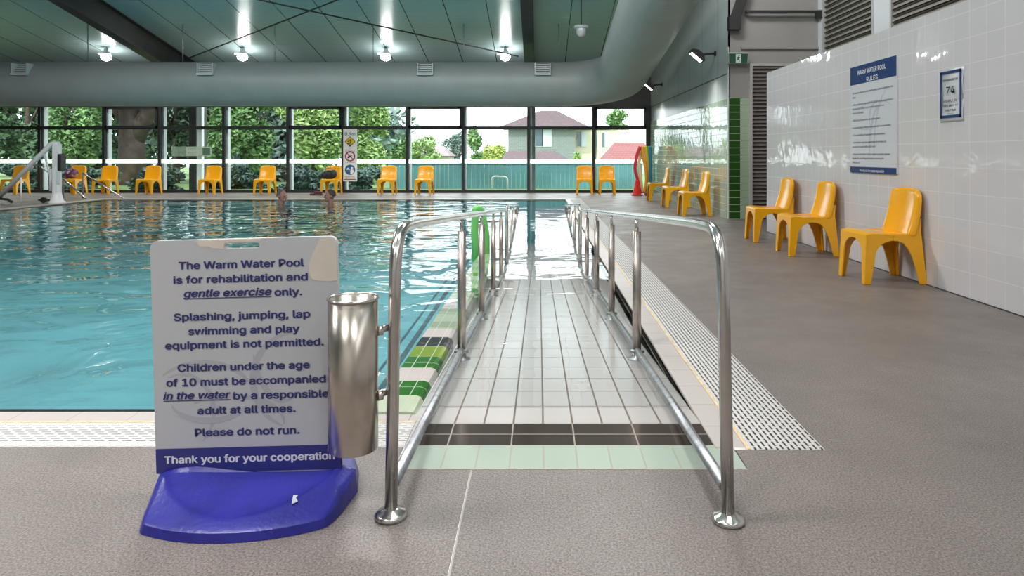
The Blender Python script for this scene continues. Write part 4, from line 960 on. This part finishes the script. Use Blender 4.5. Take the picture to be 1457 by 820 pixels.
# outside posts
for (px0, px1, m, y_, lab) in ((269, 279, M['beam'], 21.2, 'dark square verandah post outside the left windows'), (280, 287, M['white'], 21.0, 'white square verandah post beside the dark one outside'), (288.5, 291, M['beam'], 21.3, 'thin dark verandah post outside the left windows'), (753, 761.5, mat('post_grey', (.12, .15, .15), .5), 20.7, 'grey verandah post outside in front of the grey house')):
    b = MB(); b.box(X(px0, y_), X(px1, y_), y_, y_+.15, -.07, 3.2); tag(b.build('verandah_post', m), lab, 'post', 'verandah posts outside the windows')
b = MB(); yy = 22.0; b.tube(smoothpath([(X(700, yy), yy, -.06), (X(700, yy), yy, Z(251, yy)), (X(722, yy), yy, Z(252, yy)), (X(722, yy), yy, -.06)], 6, .12), .03, 10); tag(b.build('bike_hoop', M['white']), 'white bent tube hoop outside the window in front of the teal fence', 'hoop')

def crown_mesh(name, blobs, n, size, m, droop=0.0):
    rnd = random.Random(hash(name) % 1000 if False else len(name)*7+n); bm = bmesh.new(); tot = sum(r[0]*r[1]+r[0]*r[2] for _, r in blobs)
    for (c, r) in blobs:
        k = int(n*(r[0]*r[1]+r[0]*r[2])/tot)
        for _ in range(k):
            d = Vector((rnd.gauss(0, 1), rnd.gauss(0, 1), rnd.gauss(0, 1))).normalized(); q = rnd.uniform(.62, 1.05)
            p = Vector((c[0]+d.x*r[0]*q, c[1]+d.y*r[1]*q, c[2]+d.z*r[2]*q)); a = Vector((rnd.gauss(0, 1), rnd.gauss(0, 1), rnd.gauss(0, .6)-droop)).normalized()
            nn = (d*.7+Vector((rnd.gauss(0, .5), rnd.gauss(0, .5), rnd.gauss(0, .5)+.3))).normalized(); u = a.cross(nn).normalized(); s = size*rnd.uniform(.6, 1.3)
            bm.faces.new([bm.verts.new(p-a*s), bm.verts.new(p+u*s*.45), bm.verts.new(p+a*s), bm.verts.new(p-u*s*.45)])
    me = bpy.data.meshes.new(name); bm.to_mesh(me); bm.free(); me.materials.append(m); return me
def cluster(w_, h_, d_, n, seed, z0):
    rnd = random.Random(seed); out = []
    for i in range(n):
        a = rnd.uniform(0, 2*PI); q = math.sqrt(rnd.uniform(0, 1)); zz = z0+h_*rnd.uniform(.12, .9); t = 1-abs((zz-z0)/h_-.45)*.9
        out.append(((q*math.cos(a)*w_*.38*t, q*math.sin(a)*d_*.38*t, zz), (w_*rnd.uniform(.16, .26), d_*rnd.uniform(.16, .26), h_*rnd.uniform(.13, .22))))
    return out
def tree(name, px, y, wpx, ztop, zlow, n, leaf, m, label, seed, trunk_r=.14, cat='tree', branches=3, nb=11, gz=-.3, trunk=True, group=None):
    x = X(px, y); e = empty(name, (x, y, gz), label, cat, group); wd = wpx/F*y; h = ztop-zlow
    me = crown_mesh('foliage', cluster(wd, h, wd*.8, nb, seed, zlow-gz), n, leaf, m)
    o = bpy.data.objects.new('foliage', me); COL.objects.link(o); o.parent = e
    if trunk:
        rnd = random.Random(seed); b = MB(); top = zlow-gz+h*.5
        b.tube([(0, 0, 0), (.05, 0, top*.35), (-.05, .05, top*.7), (0, 0, top)], [trunk_r*1.3, trunk_r, trunk_r*.8, trunk_r*.4], 10)
        for k in range(branches):
            a = rnd.uniform(0, 2*PI); b.tube([(0, 0, top*(.45+.1*k)), (math.cos(a)*wd*.15, math.sin(a)*wd*.12, top*(.7+.08*k)), (math.cos(a)*wd*.3, math.sin(a)*wd*.25, top*(.95+.12*k))], [trunk_r*.55, trunk_r*.4, trunk_r*.15], 8)
        b.build('trunk', M['bark'], e)
    return e
gt = 'trees beyond the left windows'
# big gum
yg_ = 29; xg = X(187, yg_); e = empty('gum_tree', (xg, yg_, -.3), 'broad gum tree with a thick grey-brown trunk outside the left windows', 'tree', gt)
b = MB(); b.tube([(0, 0, 0), (.02, 0, 1.5), (.0, 0, 2.6), (-.1, 0, 3.4), (-.5, 0, 5.5)], [.62, .50, .46, .40, .3], 16); b.tube([(.1, 0, 2.0), (.5, 0, 2.9), (1.1, .1, 3.7), (1.8, .2, 5.2)], [.40, .34, .28, .18], 12); b.tube([(-.1, 0, 2.6), (-.6, .1, 3.3), (-1.2, .2, 4.5)], [.3, .24, .15], 10); b.build('trunk', M['bark'], e)
o = bpy.data.objects.new('foliage', crown_mesh('foliage', cluster(9, 5, 6, 12, 3, 3.2), 3500, .16, M['leaf_dark'], 1.0)); COL.objects.link(o); o.parent = e
tree('dense_tree', 40, 31, 150, 7, .5, 11000, .15, M['leaf_dark'], 'dark bushy tree behind the hoist outside the windows', 11, group=gt)
tree('leafy_tree', 105, 27.5, 85, 5.5, .5, 10000, .10, M['leaf_mid'], 'sunlit leafy tree between the hoist and the gum trunk', 12, group=gt)
tree('dark_tree', 250, 32, 120, 7, .0, 11000, .15, M['leaf_dark'], 'dark tree behind the verandah posts outside', 13, group=gt)
tree('dense_tree', 345, 30, 120, 6.5, .2, 13000, .125, M['leaf_mid'], 'mid green tree outside, right of the verandah posts', 14, group=gt)
tree('leafy_tree', 445, 28, 115, 6.0, .1, 14000, .11, M['leaf_light'], 'pale green tree outside, left of the depth sign', 15, group=gt)
tree('leafy_tree', 522, 30, 80, 3.8, -.1, 10000, .11, M['leaf_light'], 'pale green tree outside behind the depth sign', 16, group=gt)
tree('dark_tree', 395, 38, 330, 6.5, -.5, 14000, .28, M['leaf_grey'], 'wide grey-green tree mass behind the other trees outside', 17, nb=16, group=gt)
tree('dark_tree', 140, 51, 330, 8.5, -.5, 14000, .34, M['leaf_dark'], 'wide dark tree mass behind the gum tree', 18, nb=16, group=gt)
gh = 'dark hedge bushes outside below the white band'
for i, (px, lab) in enumerate(((30, 'dark bush outside behind the hoist arm'), (115, 'dark bush outside behind the chair with the purple bag'), (225, 'dark bush outside to the right of the gum trunk'), (330, 'dark bush outside right of the verandah posts'), (430, 'dark bush outside left of the depth sign'), (508, 'dark bush outside right of the depth sign'))):
    tree('hedge_bush', px, 23.0+1.9*(i % 2), 100, .82, -.3, 4200, .10, M['leaf_blue'], lab, 40+i, cat='bush', trunk=False, nb=9, group=gh, gz=-.2)
gs = 'small trees and bushes beyond the teal fence'
tree('round_tree', 560, 48, 50, 3.1, -.8, 3500, .16, M['leaf_mid'], 'rounded green tree at the edge of the open sky', 21, group=gs)
tree('garden_bush', 600, 55, 50, 2.6, -.8, 3500, .15, M['leaf_light'], 'loose light green bush outside, in front of far roofs', 22, group=gs, cat='bush')
tree('round_tree', 650, 84, 40, 4.3, -1, 3500, .2, M['leaf_grey'], 'grey-green round tree outside on the skyline', 23, group=gs)
tree('round_tree', 681, 70.5, 40, 3.7, -1, 3500, .2, M['leaf_mid'], 'darker green round tree outside just left of the grey house', 24, group=gs)
tree('garden_bush', 702, 50, 42, 2.0, -.8, 3500, .13, M['leaf_yellow'], 'yellow-green bush outside below the corner of the grey house', 25, group=gs, cat='bush')
tree('tall_tree', 872, 100, 50, 8.2, 2.5, 3500, .3, M['leaf_mid'], 'tree rising behind the roof of the grey house', 26, trunk_r=.3, gz=-1, group=gs)
tree('garden_bush', 822, 60, 20, 1.3, -.8, 1500, .12, M['leaf_light'], 'small green bush by the cream wall of the house', 27, group=gs, cat='bush', trunk=False)

# house
yh = 80.0; HX = lambda px, y=yh: X(px, y); HZ = lambda py, y=yh: Z(py, y)
e = empty('house', (HX(770), yh, -1.5), 'two-storey grey brick house with a maroon hipped roof outside the right windows', 'house')
ox_, oz_ = HX(770), -1.5
def hb(mb, px0, px1, py0, py1, y0, y1, mi=0): mb.box(HX(px0)-ox_, HX(px1)-ox_, y0-yh, y1-yh, HZ(py1)-oz_ if py1 else 0, HZ(py0)-oz_, mi)
gw = tile('grey_brick', 'XZ', .5, .16, (.20, .235, .225), (.17, .20, .19), (.25, .28, .27), .02, .8, off=.5, bump=0)
b = MB(); hb(b, 723, 818, 182, None, 80, 88); b.build('wall', gw, e)
b = MB(); hb(b, 818, 900, 184, None, 82, 90); b.build('wall', mat('cream_render', (.66, .60, .45), .8), e)['label'] = 'cream rendered side wall'
rt = tile('maroon_roof_tile', 'XZ', .35, .2, (.135, .075, .085), (.10, .06, .07), (.06, .04, .045), .03, .7, off=.5, bump=.2)
b = MB(); zE, zR = HZ(181)-oz_, HZ(154)-oz_; xl, xr_ = HX(711)-ox_, HX(838)-ox_; x2, x3 = HX(770)-ox_, HX(793)-ox_
A = [(xl, -.8, zE), (xr_, -.8, zE), (xr_, 9, zE), (xl, 9, zE)]; Rg = [(x2, 4, zR), (x3, 4, zR)]
b.quad([A[0], A[1], Rg[1], Rg[0]]); b.quad([A[2], A[3], Rg[0], Rg[1]]); b.bm.faces.new([b.bm.verts.new(p) for p in (A[1], A[2], Rg[1])]); b.bm.faces.new([b.bm.verts.new(p) for p in (A[3], A[0], Rg[0])]); b.quad(A)
b.build('roof', rt, e)
b = MB(); zE2, zR2 = HZ(182)-oz_, HZ(160)-oz_; xa, xb = HX(800)-ox_, HX(880)-ox_
A = [(xa, 1.6, zE2), (xb, 1.6, zE2), (xb, 11, zE2), (xa, 11, zE2)]; Rg = [(HX(812)-ox_, 6, zR2), (HX(835)-ox_, 6, zR2)]
b.quad([A[0], A[1], Rg[1], Rg[0]]); b.quad([A[2], A[3], Rg[0], Rg[1]]); b.bm.faces.new([b.bm.verts.new(p) for p in (A[1], A[2], Rg[1])]); b.quad(A)
b.build('roof', mat('pale_metal_roof', (.70, .70, .70), .35), e)['label'] = 'pale sheet metal side roof'
b = MB(); b.box(xl, xr_, -.95, -.75, zE-.18, zE+.06); b.build('gutter', mat('gutter_teal', (.42, .55, .55), .5), e)
wf = mat('house_window_frame', (.6, .62, .62), .5); wg = mat('house_glass', (.10, .14, .17), .1); wc = mat('house_curtain', (.60, .66, .72), .6)
for (px0, px1, py0, py1, yy, cur) in ((761, 785, 183, 209, 80, True), (822, 836, 186, 209, 82, True), (845, 852, 187, 210, 82, False), (858, 868, 187, 210, 82, True)):
    b = MB(); hb(b, px0, px1, py0, py1, yy-.08, yy+.05); o = b.build('window', wf, e)
    b = MB(); hb(b, px0+.8, (px0+px1)/2-.4 if cur else px1-.8, py0+1, py1-1, yy-.12, yy-.07); b.build('pane', wg, o)
    if cur:
        b = MB(); hb(b, (px0+px1)/2+.4-2, px1-.8, py0+1, py1-1, yy-.12, yy-.07); b.build('curtained_pane', wc, o)
# low roofs in front
def low_house(y, px0, px1, pr0, pr1, pyE, pyR, m, wm, label):
    e = empty('house', (X((px0+px1)/2, y), y, -1.5), label, 'house'); o_ = X((px0+px1)/2, y); zE, zR = Z(pyE, y)+1.5, Z(pyR, y)+1.5
    b = MB(); b.box(X(px0+3, y)-o_, X(px1-3, y)-o_, .4, 5.5, 0, zE); b.build('wall', wm, e)
    A = [(X(px0, y)-o_, 0, zE), (X(px1, y)-o_, 0, zE), (X(px1, y)-o_, 6, zE), (X(px0, y)-o_, 6, zE)]; Rg = [(X(pr0, y)-o_, 3, zR), (X(pr1, y)-o_, 3, zR)]
    b = MB(); b.quad([A[0], A[1], Rg[1], Rg[0]]); b.quad([A[2], A[3], Rg[0], Rg[1]]); b.bm.faces.new([b.bm.verts.new(p) for p in (A[1], A[2], Rg[1])]); b.bm.faces.new([b.bm.verts.new(p) for p in (A[3], A[0], Rg[0])]); b.quad(A); b.build('roof', m, e)
    return e
low_house(62, 688, 812, 722, 790, 228.5, 214, rt, gw, 'low maroon tiled roof in front of the grey house')
low_house(56, 862, 930, 880, 925, 227, 202, tile('red_roof_tile', 'XZ', .3, .16, (.30, .09, .09), (.25, .08, .085), (.16, .06, .06), .025, .7, off=.5, bump=.2), mat('low_wall', (.5, .45, .38), .8), 'low red tiled roof at the right end of the windows')
low_house(75, 578, 640, 590, 625, 222, 207, mat('far_roof', (.30, .22, .24), .8), mat('far_wall', (.5, .45, .42), .8), 'distant dull roof among the light green bushes')
